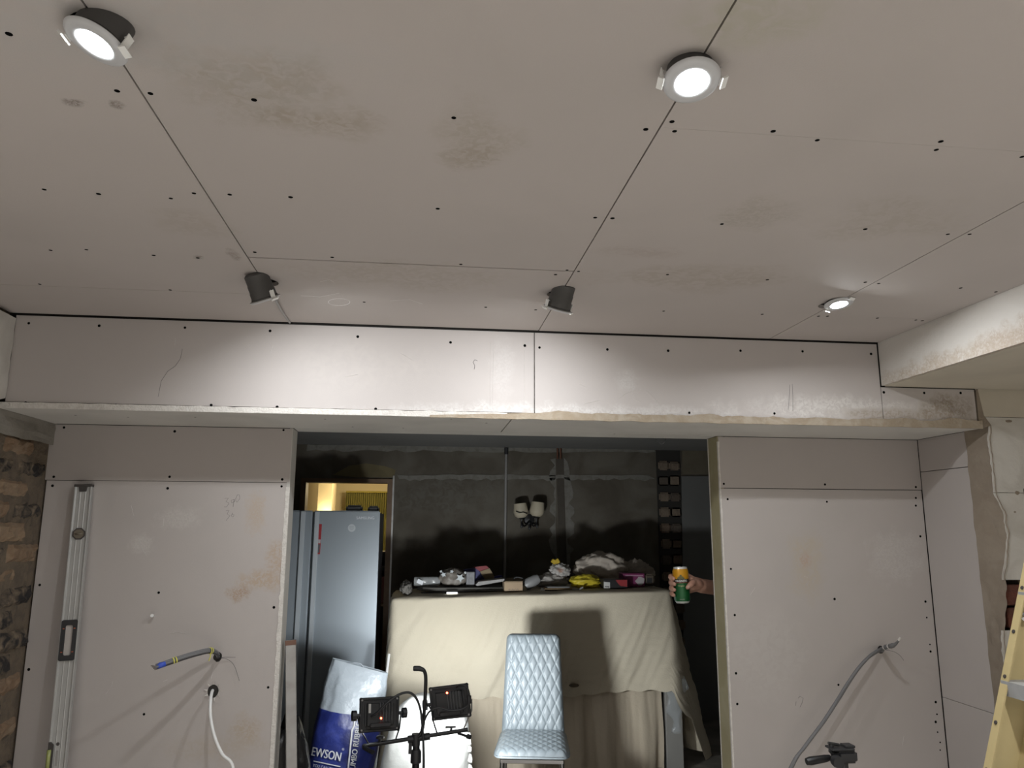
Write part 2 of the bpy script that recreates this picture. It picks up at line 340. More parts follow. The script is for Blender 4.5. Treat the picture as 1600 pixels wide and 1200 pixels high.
# pencil scribbles
M_pen = mat('pencil', (.16, .15, .15), .7)
def scrib(strokes, Y, parent, r=.0006):
    mb = MB()
    for s in strokes: mb.tube([PY(x, y, Y-.0004) for x, y in s], r, 5)
    mk('pencil_mark', mb, M_pen, parent)
scrib([[(351, 779), (357, 778), (353, 784), (358, 786), (354, 792), (350, 792)], [(366, 780), (361, 782), (362, 786), (367, 783), (366, 780), (364, 792)], [(371, 773), (368, 780), (370, 785), (375, 779), (374, 773), (371, 773)]], YP, pl2)
scrib([[(353, 798), (358, 797), (355, 803), (359, 806), (353, 814)], [(364, 801), (361, 806), (364, 808), (366, 804), (362, 804)]], YP, pl2)
scrib([[(1247, 1091), (1250, 1088), (1255, 1091), (1253, 1099), (1250, 1105)], [(1244, 1096), (1243, 1103)]], YP, pr2)
scrib([[(1232, 640), (1233, 625), (1234, 601)], [(1239, 642), (1239, 620), (1238, 600)]], YB, bp[1][0])
scrib([[(741, 577), (742, 571), (739, 566), (742, 562), (746, 564)]], YB, bp[0][0], .001)
scrib([[(247, 620), (252, 595), (262, 580), (274, 572), (282, 560), (285, 545)]], YB, bp[0][0])

M_scr = mat('white_scratch', (.70, .68, .66), .9)
def scratch(lst, Y, parent):
    for s_ in lst: mk('scratch', MB().tube(catmull([PY(x, y, Y-.0001) for x, y in s_], 3), .0011, 5, flat=.35), M_scr, parent)
scratch([[(968, 622), (985, 612), (992, 622), (1000, 628)], [(988, 612), (1002, 608)], [(1010, 610), (1022, 622), (1032, 634)], [(912, 632), (938, 625)], [(905, 600), (918, 606)], [(1090, 612), (1100, 604)]], YB, bp[1][0])
scratch([[(423, 552), (427, 540)], [(624, 551), (635, 557), (646, 564)], [(766, 535), (766, 640)], [(771, 540), (769, 632)], [(819, 545), (819, 634)], [(540, 589), (559, 585)], [(273, 540), (274, 528)]], YB, bp[0][0])
scratch([[(216, 840), (222, 856), (229, 868)], [(205, 790), (209, 806)], [(256, 810), (255, 822)], [(165, 1085), (174, 1072), (176, 1065)], [(330, 1060), (335, 1040)], [(255, 1065), (262, 1062)], [(265, 990), (280, 988), (295, 992)]], YP, pl2)
scratch([[(1376, 830), (1382, 844)], [(1393, 842), (1400, 850)], [(1256, 900), (1262, 903)], [(1180, 918), (1172, 930)], [(1410, 1165), (1412, 1150)]], YP, pr2)
mk('ring_mark', MB().tube(catmull([PZ(530+17*math.cos(k*.449), 472+5.5*math.sin(k*.449), ZC-.0002) for k in range(15)], 2), .0010, 5, flat=.4), M_scr, cp[5][0] if len(cp) > 5 else ceil)
for s_ in ([(470, 462), (500, 464), (530, 458)], [(610, 470), (640, 468), (660, 475)], [(500, 440), (515, 437), (522, 441)]): mk('scratch', MB().tube([PZ(x, y, ZC-.0002) for x, y in s_], .0008, 5, flat=.4), M_scr, ceil)

# right reveal boards and pier
rev = struct('wall_reveal_right', MB().bb(XR+.0125, XR+.09, 2.80, YP+.012, 0, ZS+.013), M_void)
zr1 = PX(1480, 733, XR).z; zr2 = PX(1500, 1098, XR).z
for z0, z1 in ((zr1+.0015, ZS-.001), (zr2+.001, zr1-.0015), (0, zr2-.001)):
    mk('plasterboard_panel', MB().bb(XR, XR+.0125, 2.80, YP-.002, z0, z1), M_part, rev)
pier = struct('wall_pier_right', MB().bb(2.275, 3.3, YB+.022, YP+.012, 0, 2.2), M_mort)
# smooth old plaster, in three lifts with an irregular torn edge, and the brown making-good strip
def torn(z): # right-hand edge of the brown strip from the photo
    pts = [(1524, 607), (1528, 635), (1536, 652), (1545, 665), (1544, 690), (1550, 730), (1553, 770), (1568, 800), (1574, 840), (1570, 880), (1566, 900), (1569, 920), (1568, 960), (1565, 1000), (1572, 1060), (1578, 1200)]
    P = [PY(x, y, YB) for x, y in pts]
    if z > P[0].z: return P[0].x
    for a, b in zip(P[:-1], P[1:]):
        if b.z <= z <= a.z: t = (a.z-z)/(a.z-b.z); return a.x+(b.x-a.x)*t
    return P[-1].x
za, zb_, zc_ = PY(1560, 652, YB).z, PY(1580, 770, YB).z, PY(1580, 906, YB).z
zd = PY(1590, 985, YB).z
def lift(z0, z1, x1=3.28, d=0.012):
    n = max(3, int((z1-z0)/.012)); zs_ = [z0+(z1-z0)*k/n for k in range(n+1)]
    return MB().prism([(torn(z)+.006*nz(z*40, 2), YB-d+.012, z) for z in zs_]+[(x1, YB-d+.012, z1), (x1, YB-d+.012, z0)], (0, .004, 0))
mk('plaster_lift', lift(za+.001, ZBK-.002), M_paint2, pier)
mk('plaster_lift', lift(zb_+.001, za-.001), M_paint, pier)
mk('plaster_lift', lift(zc_, zb_-.001), M_paint, pier)
mk('plaster_lift', lift(.02, zd), M_paint, pier)
M_redbrick = mat('dark_red_brick', (.13, .04, .025), .9, var=.6, vscale=20, col2=(.06, .03, .02), bump=.5)
for k in range(6):
    mk('brick', MB().bb(torn(1.4)+.015+(k % 3)*.22, torn(1.4)+.225+(k % 3)*.22, YB+.006, YB+.05, zd+.005+(k//3)*.085, zd+.08+(k//3)*.085), M_redbrick, pier, bevel=.004)
n = 110; zs_ = [.0+(2.075)*k/n for k in range(n+1)]
def mgp(u, v):
    z = 2.072*v; a_ = V((XR-.004+.003*nz(z*20, 4), 2.797, z)); b_ = V((torn(z)+.007+.006*nz(z*30, 7), YB-.004, z)); q_ = a_.lerp(b_, u)
    return q_+V((-.006*nz(z*14, u*4, 2), -.007*math.sin(u*math.pi)*nz(z*9, u*5), 0))
mk('making_good_plaster', MB().grid(mgp, 8, 150), M_fill2, pier, smooth=True)
mk('making_good_plaster', MB().prism([(2.165, YB-.002, 2.05), (2.18, YB-.002, 2.05), (torn(2.06)+.01, YB-.002, 2.06), (torn(2.1)+.006, YB-.002, 2.1), (2.176, YB-.002, 2.205), (2.168, YB-.002, 2.2)], (0, .02, 0)), M_fill2, pier)
for k, (x, y, w, h) in enumerate(((1545, 664, 8, 5), (1577, 658, 12, 5), (1590, 770, 9, 6), (1586, 800, 4, 3))):
    a = PY(x-w/2, y, YB); mb = MB()
    mb.prism([V((a.x+w/1175*2.7*(.5+.5*math.cos(t)*(1+.3*nz(t, k))), YB-.0012, a.z+h/1175*2.7*.5*math.sin(t)*(1+.4*nz(t*2, k+3)))) for t in [i*math.pi/6 for i in range(12)]], (0, .002, 0))
    mk('gouge', mb, M_fill2, pier)
# bulkhead
bulk = struct('ceiling_bulkhead', MB().bb(XBK, 3.3, -2.7, YB-.001, ZBK, ZC+.2), M_bulk)
mk('bulkhead_underside', MB().bb(XBK+.012, 3.28, -2.69, YB-.004, ZBK-.003, ZBK+.001), M_paint2, bulk)
M_pw = mat('pale_wall', (.70, .67, .62), .8, var=.2, vscale=2)
struct('wall_right', MB().bb(3.2, 3.32, -2.8, 9.8, 0, ZC+.24), M_pw)
struct('wall_rear', MB().bb(-1.6, 3.3, -2.75, -2.6, 0, ZC+.24), M_pw)

# left wall: mortar core, bricks, padstone, old plaster above
wleft = struct('wall_left', MB().bb(XL-.2, XL-.012, -2.8, YP+.013, 0, ZC+.24), M_mort)
bms = []
for k in range(7):
    b = MB(); rs = random.Random(k)
    def f(u, v, k=k): return V((.012*nz(u*5+k, v*4, k)+.006*nz(u*16, v*12, k+4) - (.014 if u in (0, 1) or v in (0, 1) else 0), (u-.5)*.212+(.006*nz(v*7, k, 3) if u in (0, 1) else 0), (v-.5)*.064+(.005*nz(u*9, k, 6) if v in (0, 1) else 0)))
    b.grid(f, 8, 4); nv = 45
    rim = [i for i in range(9)]+[9*j+8 for j in range(1, 5)]+[36+i for i in range(7, -1, -1)]+[9*j for j in range(3, 0, -1)]
    o = len(b.v); b.v += [(-.06, b.v[i][1], b.v[i][2]) for i in rim]; r = len(rim)
    b.f += [(rim[i], rim[(i+1) % r], o+(i+1) % r, o+i) for i in range(r)]
    me = bpy.data.meshes.new('brick'); me.from_pydata(b.v, [], b.f); fixn(me); me.materials.append(M_brick); bms.append(me)
for j in range(26):
    for i in range(5):
        y = YP-.11-.225*i-(.11 if j % 2 else 0)
        z = .04+.076*j
        if z > 1.96: continue
        share('brick', random.choice(bms), Matrix.Translation((XL+random.uniform(-.012, .006), y+random.uniform(-.006, .006), z)) @ Matrix.Rotation(random.uniform(-.03, .03), 4, 'X'), wleft)
mk('wall_render', MB().bb(XL-.02, XL-.004, -2.6, 1.9, 0, 2.06), M_paint, wleft)
def pad(u, v):
    return V((XL+.004+.006*nz(u*9, v*4, 1), YP+.01-u*1.1, 1.965+.008*nz(u*12, 2, 0)*(1-v)+v*.095))
mk('concrete_padstone', MB().grid(pad, 30, 6).bb(XL-.05, XL, 1.9, YP+.01, 1.97, 2.045), M_conc, wleft)
zz = [YB-.004-.02*k for k in range(0, 265)]
mk('old_plaster', MB().prism([(XL+.02, YB-.004-.006*nz(z*20, 3), z) for z in [2.082+.02*k for k in range(15)]]+[(XL+.02, -2.6, 2.374), (XL+.02, -2.6, 2.07)]+[(XL+.02, y, 2.066+.008*nz(y*20, 9)) for y in [2.0+.04*k for k in range(17)]], (-.03, 0, 0)), M_paint, wleft)

# far room shell
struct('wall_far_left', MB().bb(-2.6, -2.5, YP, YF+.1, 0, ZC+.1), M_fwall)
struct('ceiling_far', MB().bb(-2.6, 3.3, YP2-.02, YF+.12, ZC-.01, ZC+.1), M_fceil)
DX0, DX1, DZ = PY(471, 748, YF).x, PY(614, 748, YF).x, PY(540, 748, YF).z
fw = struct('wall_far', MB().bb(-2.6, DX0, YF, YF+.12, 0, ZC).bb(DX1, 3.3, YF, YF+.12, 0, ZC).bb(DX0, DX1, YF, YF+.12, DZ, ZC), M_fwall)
def fpoly(name, pts, m, parent=None, d=.006, Y=YF): return mk(name, MB().prism([PY(x, y, Y-d) for x, y in pts], (0, d+.002, 0)), m, parent or fw)
rj = random.Random(3)
fpoly('cornice_scar', [(x, 695+.006*(x-480)+rj.uniform(-1, 1)) for x in range(480, 1026, 14)]+[(x, 704+.004*(x-480)+rj.uniform(-2, 2)) for x in range(1025, 478, -14)], M_scar)
fpoly('picture_rail_scar', [(x, 742+rj.uniform(-1, 1)) for x in range(620, 1024, 14)]+[(x, 748+rj.uniform(-1, 4)) for x in range(1024, 616, -8)], M_scar)
fpoly('chase_edge', [(868, 716), (869, 760), (868, 820), (872, 890), (878, 905)]+[(868+rj.uniform(-12, 2), y) for y in range(880, 716, -9)], M_scar)
fpoly('chase_edge', [(881, 715), (882, 760), (884, 820), (886, 890)]+[(889+rj.uniform(-3, 9), y) for y in range(890, 715, -8)], M_scar)
M_chase = mat('chase_mortar', (.075, .064, .052), .95, var=.3, vscale=20)
fpoly('chase_floor', [(869, 716), (881, 716), (885, 890), (874, 890)], M_chase, d=.002)
M_ybrick = mat('patch_plaster', (.16, .13, .07), .9, var=.5, vscale=8)
fpoly('plaster_patch', [(520, 742), (545, 728), (572, 724), (600, 728), (618, 734), (616, 746), (560, 746)], M_ybrick, d=.003)
# exposed brick column
mk('column_recess', MB().bb(PY(1026, 750, YF).x, PY(1064, 750, YF).x, YF-.004, YF+.001, .3, PY(1040, 702, YF).z), M_void, fw)
M_fbrick = mat('far_buff_brick', (.17, .13, .095), .95, rnd=[(0, (.20, .155, .115)), (.4, (.15, .105, .075)), (.7, (.10, .08, .065))], var=.5, vscale=20, bump=.7, bscale=50)
for j in range(14):
    z = PY(1040, 728, YF).z-.142*j
    for i in range(2):
        b = MB(); x0 = PY(1028, 750, YF).x+i*.105
        b.bb(x0+random.uniform(-.004, .004), x0+.10, YF-.03+random.uniform(-.008, .01), YF, z-.042, z+.045+random.uniform(-.01, .008))
        mk('brick', b, M_fbrick, fw, bevel=.014, seg=2)
fpoly('grey_board', [(1065, 744), (1300, 744), (1300, 1160), (1070, 1160)], M_fboard, d=.014)
fpoly('upper_block', [(1066, 702), (1300, 702), (1300, 741), (1066, 741)], mat('tan_block', (.14, .12, .085), .9, var=.3, vscale=9), d=.012)
# doorway frame
M_dfr = mat('brown_door_frame', (.17, .105, .062), .6, var=.4, vscale=12)
door = struct('door_1', MB().bb(DX0, DX0+.045, YF-.025, YF+.13, 0, DZ).bb(DX1-.045, DX1, YF-.025, YF+.13, 0, DZ).bb(DX0+.045, DX1-.045, YF-.025, YF+.13, DZ-.035, DZ), M_dfr)
mk('metal_edge', MB().bb(DX1, DX1+.014, YF-.03, YF, 0, DZ+.03), M_alud, door)
# lit room beyond
M_cream = mat('cream_wall', (.70, .62, .44), .8)
struct('wall_hall_far', MB().bb(-2.6, 1.2, 9.6, 9.7, 0, ZC+.1), M_cream)
struct('wall_hall_left', MB().bb(-2.3, -2.2, YF+.12, 9.7, 0, ZC+.1), M_cream)
struct('wall_hall_right', MB().bb(.6, .7, YF+.12, 9.7, 0, ZC+.1), M_cream)
struct('ceiling_hall', MB().bb(-2.6, 1.2, YF+.12, 9.8, ZC+.01, ZC+.1), M_cream)
a = PY(497, 770, 8.6); b = PY(519, 770, 8.6)
struct('wall_hall_pillar', MB().bb(a.x, b.x, 8.6, 9.0, 0, ZC), M_cream)
# ------------------------------------------------------------------ downlights
M_bez = mat('satin_bezel', (.5, .5, .51), .4)
M_hous = mat('grey_lamp_housing', (.075, .072, .07), .6)
M_lens = mat('lit_lens', (1, 1, 1), .4, emit=(.93, .98, 1), estr=45)
M_clip = mat('spring_clip', (.82, .82, .8), .35)
M_foam = mat('intumescent_foam', (.02, .02, .02), .9)
def downlight(loc, n, label, group=None, spin=0.0, power=1.0, hint=(1, 0, 0), cone=180):
    """loc = centre of bezel face; n = direction the lamp shines"""
    F = frame(n, loc, hint) @ Matrix.Rotation(spin, 4, 'Z')
    t = empty('downlight', loc, label, 'downlight', group, M=F)
    p = dict(parent=t, M=F)
    mk('housing', MB().lathe([(.0, -.084), (.028, -.084), (.0345, -.078), (.0345, -.052), (.0358, -.050), (.0358, -.030), (.037, -.028), (.0375, -.012), (.040, -.005), (0, -.004)], 28, cap=False), M_hous, smooth=.6, **p)
    mk('bezel', MB().lathe([(.0262, -.003), (.0262, .001), (.029, .0022), (.040, .0015), (.0445, -.0012), (.0455, -.004), (.044, -.0055), (.034, -.006)], 36, cap=False), M_bez, smooth=.7, **p)
    mk('lens', MB().lathe([(0, .0), (.0258, .0)], 28, cap=False), M_lens, **p)
    for s in (-1, 1):
        mk('spring_clip', MB().box((s*.050, 0, .002), (.010, .022, .003), Matrix.Rotation(s*.5, 4, 'Y')).box((s*.0455, 0, -.012), (.0016, .014, .026), Matrix.Rotation(-s*.1, 4, 'Y')), M_clip, **p)
        mk('clip_arm', MB().tube([(s*.034, 0, -.02), (s*.043, 0, -.026), (s*.045, 0, -.008)], .0013, 6), M_clip, **p)
    mk('seal_ring', MB().lathe([(.037, -.012), (.0385, -.010), (.0385, -.006), (.037, -.006)], 28, cap=False), M_foam, **p)
    L = bpy.data.lights.new('downlight_lamp', 'AREA'); L.shape = 'DISK'; L.size = .05; L.energy = SPOT_W*power; L.spread = math.radians(cone); L.color = (.955, .98, 1)
    link(bpy.data.objects.new('lamp_light', L), t, F @ Matrix.Translation((0, 0, .0035)) @ Matrix.Rotation(math.pi, 4, 'X'))
    return t
def atc(x, y, dz): return PZ(x, y, ZC-dz)
downlight(atc(148, 68, .035), (-.30, -.12, -.94), 'lit downlight hanging tilted from the ceiling joint with its dark hole gaping', spin=.15, cone=150)
downlight(atc(1081, 128, .032), (-.02, -.26, -.96), 'lit round downlight pulled down with both spring clips standing out beside its bezel', spin=.12, cone=150)
downlight(atc(1311, 476, .012), (.05, -.16, -.98), 'small lit downlight sitting almost flush in the ceiling beside the plastered bulkhead', spin=1.2, power=1.0)
p = atc(415, 469, .066); downlight(p, (.33, .40, -.86), 'dark downlight can dropped out of its ceiling hole above the long boarded beam, shining away', spin=.9, hint=(1, 0, .3), power=.66, cone=155)
p = atc(871, 484, .058); downlight(p, (-.22, .42, -.88), 'dark downlight can drooping over the joint in the beam boards, white clips glinting', spin=-.5, hint=(1, 0, -.2), power=.66, cone=155)
for x, y in [(SX[2], ROWY[1])]+[(x, y) for x in SX for y in (-.12, -1.3)]:  # unseen lamps continuing the visible grid, added to fill the ceiling with light
    downlight(V((x, y, ZC-.012)), (0, 0, -1), 'unseen downlight added as fill light, flush in the ceiling towards the back of the room', 'unseen fill downlights added towards the back of the room', power=1.75, cone=115)
# loose lead under the left hand can
M_lead = mat('lead_grey', (.30, .29, .28), .5)
mk('lead_tail', MB().tube(catmull([PZ(431, 470, ZC-.012), PZ(440, 486, ZC-.006), PZ(449, 499, ZC-.004), PZ(453, 504, ZC-.004)], 4), .004, 8), M_lead, smooth=True, label='short grey lead lying along the ceiling joint beside the dark downlight can', cat='cable')

# ------------------------------------------------------------------ spirit level
B = V((-1.228, 2.985, 0.004)); T = PY(132, 757, 3.082)
ax = (T-B); LEN = ax.length; ax.normalize()
xx = V((1, .10, 0)); xx = (xx-ax*xx.dot(ax)).normalized(); yy = ax.cross(xx)
F = basis(xx, yy, ax, B)
lev = empty('spirit_level', B, 'long aluminium spirit level leaning against the plasterboard partition by the brick wall', 'spirit level', M=F)
p = dict(parent=lev, M=F)
w, d = .030, .013
prof = [(-w, -d), (-w+.005, -d), (-w+.007, -d+.005), (-.010, -d+.005), (-.009, -d+.0035), (-.007, -d+.005), (.007, -d+.005), (.009, -d+.0035), (.010, -d+.005), (w-.007, -d+.005), (w-.005, -d), (w, -d), (w, d), (-w, d)]
M_lev = mat('level_aluminium', (.50, .50, .49), .45, metal=.55, var=.15, vscale=20)
mk('body', MB().prism([(x, y, .006) for x, y in prof], (0, 0, LEN-.012)), M_lev, bevel=.0008, **p)
M_cap = mat('dark_cap', (.05, .043, .04), .6)
for z, s in ((.0, 1), (LEN, -1)):
    mk('end_cap', MB().prism([(-w-.001, -d-.002, z), (w+.001, -d-.002, z), (w+.001, d+.001, z), (-w-.001, d+.001, z)], (0, 0, s*.010)).prism([(-w*.55, -d-.001, z), (w*.55, -d-.001, z), (w*.4, -d-.001, z+s*.028), (-w*.4, -d-.001, z+s*.028)], (0, .008, 0)), M_cap, bevel=.001, **p)
M_vial = mat('vial_housing_brown', (.16, .135, .10), .4); M_fluid = mat('vial_fluid', (.33, .36, .12), .2, spec=.8)
def lz(y): # local z along level for image row
    q = PY(120, y, 3.05); return (q-B).dot(ax)
zv = lz(834)
vh = mk('plumb_vial', MB().prism([(.023*math.cos(math.pi/8+k*math.pi/4), -d+.001, zv+.023*math.sin(math.pi/8+k*math.pi/4)) for k in range(8)], (0, .01, 0)), M_cap, **p)
mk('vial_window', MB().prism([(.018*math.cos(math.pi/8+k*math.pi/4), -d, zv+.018*math.sin(math.pi/8+k*math.pi/4)) for k in range(8)], (0, .006, 0)), M_vial, parent=vh, M=F)
mk('vial_tube', MB().tube([(-.012, -d, zv), (.012, -d, zv)], .004, 10), M_vial, parent=vh, M=F, smooth=True)
z0, z1 = lz(1031), lz(968)
def rrect(hw, a, b, r): 
    out = []
    for cx, cz, a0 in ((hw-r, b-r, 0), (-hw+r, b-r, 90), (-hw+r, a+r, 180), (hw-r, a+r, 270)):
        for k in range(5): t = math.radians(a0+k*22.5); out.append((cx+r*math.cos(t), cz+r*math.sin(t)))
    return out
o_, i_ = rrect(.027, z0, z1, .007), rrect(.0125, z0+.018, z1-.018, .006); n = len(o_)
mb = MB(); mb.add([(x, -d-.002, z) for x, z in o_]+[(x, -d-.002, z) for x, z in i_]+[(x, d+.002, z) for x, z in o_]+[(x, d+.002, z) for x, z in i_],
    [(k, (k+1) % n, n+(k+1) % n, n+k) for k in range(n)]+[(2*n+k, 3*n+k, 3*n+(k+1) % n, 2*n+(k+1) % n) for k in range(n)]+[(k, 2*n+k, 2*n+(k+1) % n, (k+1) % n) for k in range(n)]+[(n+k, n+(k+1) % n, 3*n+(k+1) % n, 3*n+k) for k in range(n)])
hg = mk('hand_grip', mb, M_blk, **p)
mk('grip_opening', MB().prism([(x, -d+.003, z) for x, z in i_], (0, .003, 0)), mat('board_seen_through', (.42, .385, .36), .8), parent=hg, M=F)
M_or = mat('orange_insert', (.5, .13, .06), .6)
for s in (-1, 1):
    for z in (z0+.03, z1-.03): mk('grip_insert', MB().box((s*.018, -d-.0022, z), (.006, .001, .003)), M_or, parent=hg, M=F)
zc = lz(1180)
cv = mk('edge_vial', MB().prism([(-w-.001, -d-.001, zc-.055), (-w+.006, -d-.001, zc-.055), (-w+.016, -d-.001, zc-.045), (-w+.016, -d-.001, zc+.045), (-w+.006, -d-.001, zc+.055), (-w-.001, -d-.001, zc+.055)], (0, .020, 0)), M_cap, **p)
mk('vial_tube', MB().tube([(-w+.004, -d-.002, zc-.03), (-w+.004, -d-.002, zc+.03)], .007, 10), M_fluid, parent=cv, M=F, smooth=True)
mk('rating_plate', MB().box((-w+.028, -d+.0045, zc), (.008, .001, .05)), M_alud, **p)
mk('badge', MB().prism([(-w+.028+.006*math.cos(k*math.pi/6), -d+.0046, zc+.046+.006*math.sin(k*math.pi/6)) for k in range(12)], (0, .002, 0)), M_cap, **p)

# ------------------------------------------------------------------ cables in the walls
def hole(x, y, r, parent, Y=YP):
    c = PY(x, y, Y); mb = MB()
    mb.prism([V((c.x+r*(1+.25*nz(k*2.1, x))*math.cos(k*math.pi/9), Y-.0009, c.z+r*1.15*(1+.25*nz(k*1.7, y))*math.sin(k*math.pi/9))) for k in range(18)], (0, .0015, 0))
    return mk('cable_hole', mb, M_void, parent)
hole(340, 1026, .016, pl2); hole(333, 1080, .020, pl2); hole(1376, 1015, .014, pr2)
for k in range(9):
    a = k*.7; c = PY(333, 1080, YP)
    mk('torn_paper', MB().prism([c+V((.021*math.cos(a), -.001, .024*math.sin(a))), c+V((.034*math.cos(a+.1), -.008, .036*math.sin(a+.1))), c+V((.021*math.cos(a+.35), -.001, .024*math.sin(a+.35)))], (0, .0008, 0)), M_gyp, pl2)
M_gcab = mat('grey_cable', (.16, .16, .165), .5); M_bcab = mat('dark_cable', (.05, .05, .055), .5); M_wcab = mat('white_cable', (.80, .80, .79), .35)
M_tie = mat('yellow_tie', (.62, .58, .12), .6); M_tape = mat('blue_tape', (.04, .09, .5), .5); M_cop = mat('bare_wire', (.25, .22, .2), .4, metal=.6)
pts = [PY(340, 1027, YP+.02), PY(341, 1024, YP-.02), PY(336, 1019, 3.05), PY(325, 1017, 3.01), PY(300, 1023, 2.965), PY(275, 1031, 2.93), PY(252, 1039, 2.905), PY(243, 1042, 2.90)]
cab = empty('cable_bundle', pts[1], 'bundle of grey cables with yellow ties and blue tape sticking out of the wall', 'cable')
cl = catmull(pts, 6)
for k, (dx, dz) in enumerate(((0, .0055), (.003, -.0055), (-.005, -.001))):
    mk('cable_core', MB().tube([q+V((dx*.3, dx, dz)) for q in cl], .0048, 8), M_gcab if k != 1 else M_bcab, cab, smooth=True)
for i in (16, 17, 30, 31):
    q = cl[i]; tdir = (cl[i+1]-cl[i-1]).normalized()
    mk('tie', MB().lathe([(.0105, -.0022), (.0122, 0), (.0105, .0022)], 14, frame(tdir, q), cap=False), M_tie, cab, smooth=True)
mk('tie_tail', MB().tube([cl[16], cl[16]+V((0, -.005, -.02)), cl[16]+V((-.004, -.006, -.034))], .0022, 6), M_tie, cab)
mk('tape_wrap', MB().tube([cl[-9], cl[-6], cl[-3]], [.009, .0105, .007], 12), M_tape, cab, smooth=True)
for k in range(4):
    e = PY(236+k*2, 1040+2.2*k, 2.885)
    mk('wire_end', MB().tube([cl[-4], e], .0022, 6), M_cop, cab)
for pts in ([(343, 1028), (355, 1030), (366, 1040), (374, 1064)], [(343, 1028), (352, 1027), (368, 1027)]):
    mk('stray_strand', MB().tube(catmull([PY(x, y, YP-.004-.01*(i > 0)) for i, (x, y) in enumerate(pts)], 5), .0007, 5), M_bcab, cab)
pts = [PY(333, 1078, YP+.01), PY(331, 1082, YP-.02), PY(329, 1095, YP-.055), PY(329, 1120, YP-.085), PY(335, 1150, YP-.11), PY(347, 1178, YP-.13), PY(364, 1200, YP-.14), V((-.64, 2.955, .68)), V((-.57, 2.94, .42)), V((-.52, 2.92, .15)), V((-.49, 2.88, .010)), V((-.45, 2.7, .008))]
mk('white_cable', MB().tube(catmull(pts, 7), .0058, 10), M_wcab, smooth=True, label='white cable curving down out of a ragged hole in the partition', cat='cable')
pts = [PY(1377, 1016, YP-.002), PY(1372, 1017, YP-.02), PY(1358, 1026, YP-.045), PY(1343, 1042, YP-.055), PY(1328, 1063, YP-.06), PY(1308, 1095, YP-.06), PY(1285, 1130, YP-.065), PY(1258, 1166, YP-.07), PY(1236, 1200, YP-.08), V((1.33, 3.0, .5)), V((1.27, 2.97, .2)), V((1.2, 2.95, .009)), V((1.0, 2.85, .009))]
gc = empty('grey_twin_cable', pts[1], 'flat grey cable trailing down the partition from a hole with a taped stub', 'cable')
cl = catmull(pts, 7)
for s in (-1, 1): mk('cable_core', MB().tube([q+V((s*.0045, 0, s*.0035)) for q in cl], .0062, 8), M_gcab, gc, smooth=True)
st = catmull([PY(1377, 1016, YP-.004), PY(1382, 1012, YP-.03), PY(1390, 1010, YP-.07), PY(1398, 1007, YP-.10), PY(1404, 1001, YP-.13)], 5)
mk('taped_stub', MB().tube(st, [.011, .010, .0105, .008, .009, .010, .009, .008, .010, .009, .008, .008, .009, .010, .008, .007, .006, .006, .005, .005, .004][:len(st)], 9), M_gcab, gc, smooth=True)
for i in (6, 10): mk('tape_band', MB().lathe([(.011, -.004), (.0115, 0), (.011, .004)], 12, frame((st[i+1]-st[i-1]), st[i]), cap=False), M_gyp, gc)
mk('wire_end', MB().tube([st[-2], st[-1]+V((.006, -.004, .012))], .0045, 6), M_gyp, gc)
mk('stray_strand', MB().tube(catmull([PY(1384, 1016, YP-.01), PY(1396, 1018, YP-.02), PY(1406, 1024, YP-.02), PY(1412, 1032, YP-.015)], 4), .0007, 5), M_bcab, gc)
c = PY(239, 963, YP)
mk('wall_plug', MB().lathe([(.0, 0), (.0035, 0), (.004, .03), (.0062, .031), (.0062, .036), (0, .036)], 10, frame((.1, -1, .15), c+V((0, .012, 0))), cap=False), M_white, smooth=.5, label='small white wall plug poking out of the partition board', cat='wall plug')

# ------------------------------------------------------------------ metal strip, bags by the jamb
F0 = V((-.395, 3.02, .0)); T0 = PY(454, 1000, 3.15); T0.x = max(T0.x, XJL+.024)
a = (T0-F0); ln = a.length; a.normalize(); xx = V((1, .2, 0)); xx = (xx-a*xx.dot(a)).normalized()
F = basis(xx, a.cross(xx), a, F0)
ms = empty('metal_stud', F0, 'scuffed metal box section propped against the left jamb of the opening', 'metal stud', M=F)
mk('web', MB().box((0, 0, ln/2), (.040, .026, ln)), M_alud, ms, M=F, bevel=.002)
mk('rusty_end', MB().box((0, -.001, ln-.010), (.0408, .027, .018)), mat('rust', (.16, .085, .06), .8, var=.5, vscale=50), ms, M=F)
M_bin = mat('black_bag', (.015, .015, .016), .35, bump=.5, bscale=30)
def blob(c, r, amp, sc, seed, flat=True, nu=40, nv=24, fold=0):
    mb = MB(); c = V(c)
    def f(u, v):
        th = 2*math.pi*u; ph = math.pi*(v*.996+.002)
        d = V((math.sin(ph)*math.cos(th), math.sin(ph)*math.sin(th), -math.cos(ph)))
        q = d*sc
        k = 1+amp*noise.noise(q+V((seed, 0, 0)))+amp*.5*noise.noise(q*2.3+V((0, seed, 0)))
        if fold: k += fold*(abs(noise.noise(q*1.7+V((0, 0, seed))))-.25)
        w_ = V((d.x*r[0]*k, d.y*r[1]*k, d.z*r[2]*k))
        if flat and w_.z < -r[2]*.8: w_.z = -r[2]*.8
        return c+w_+V((0, 0, r[2]*.8 if flat else 0))
    return mb.grid(f, nu, nv, cu=True)
q = PY(448, 1165, 3.75)
mk('refuse_bag', blob((q.x-.02, 3.75, 0), (.15, .16, .42), .3, 1.8, 3, fold=.2), M_bin, smooth=True, label='crumpled black refuse bag on the floor behind the left jamb', cat='bag')
M_film = mat('clear_film', (.62, .68, .72), .18, alpha=.22, spec=.8, bump=.6, bscale=25)
def film(u, v):
    x = q.x-.005+.17*u*(1-.4*v); z = .02+.42*(1-v)*(1-.5*u); return V((x, 3.56+.03*nz(u*4, v*4, 2)-.02*v, z+.02*nz(u*6, v*3)))
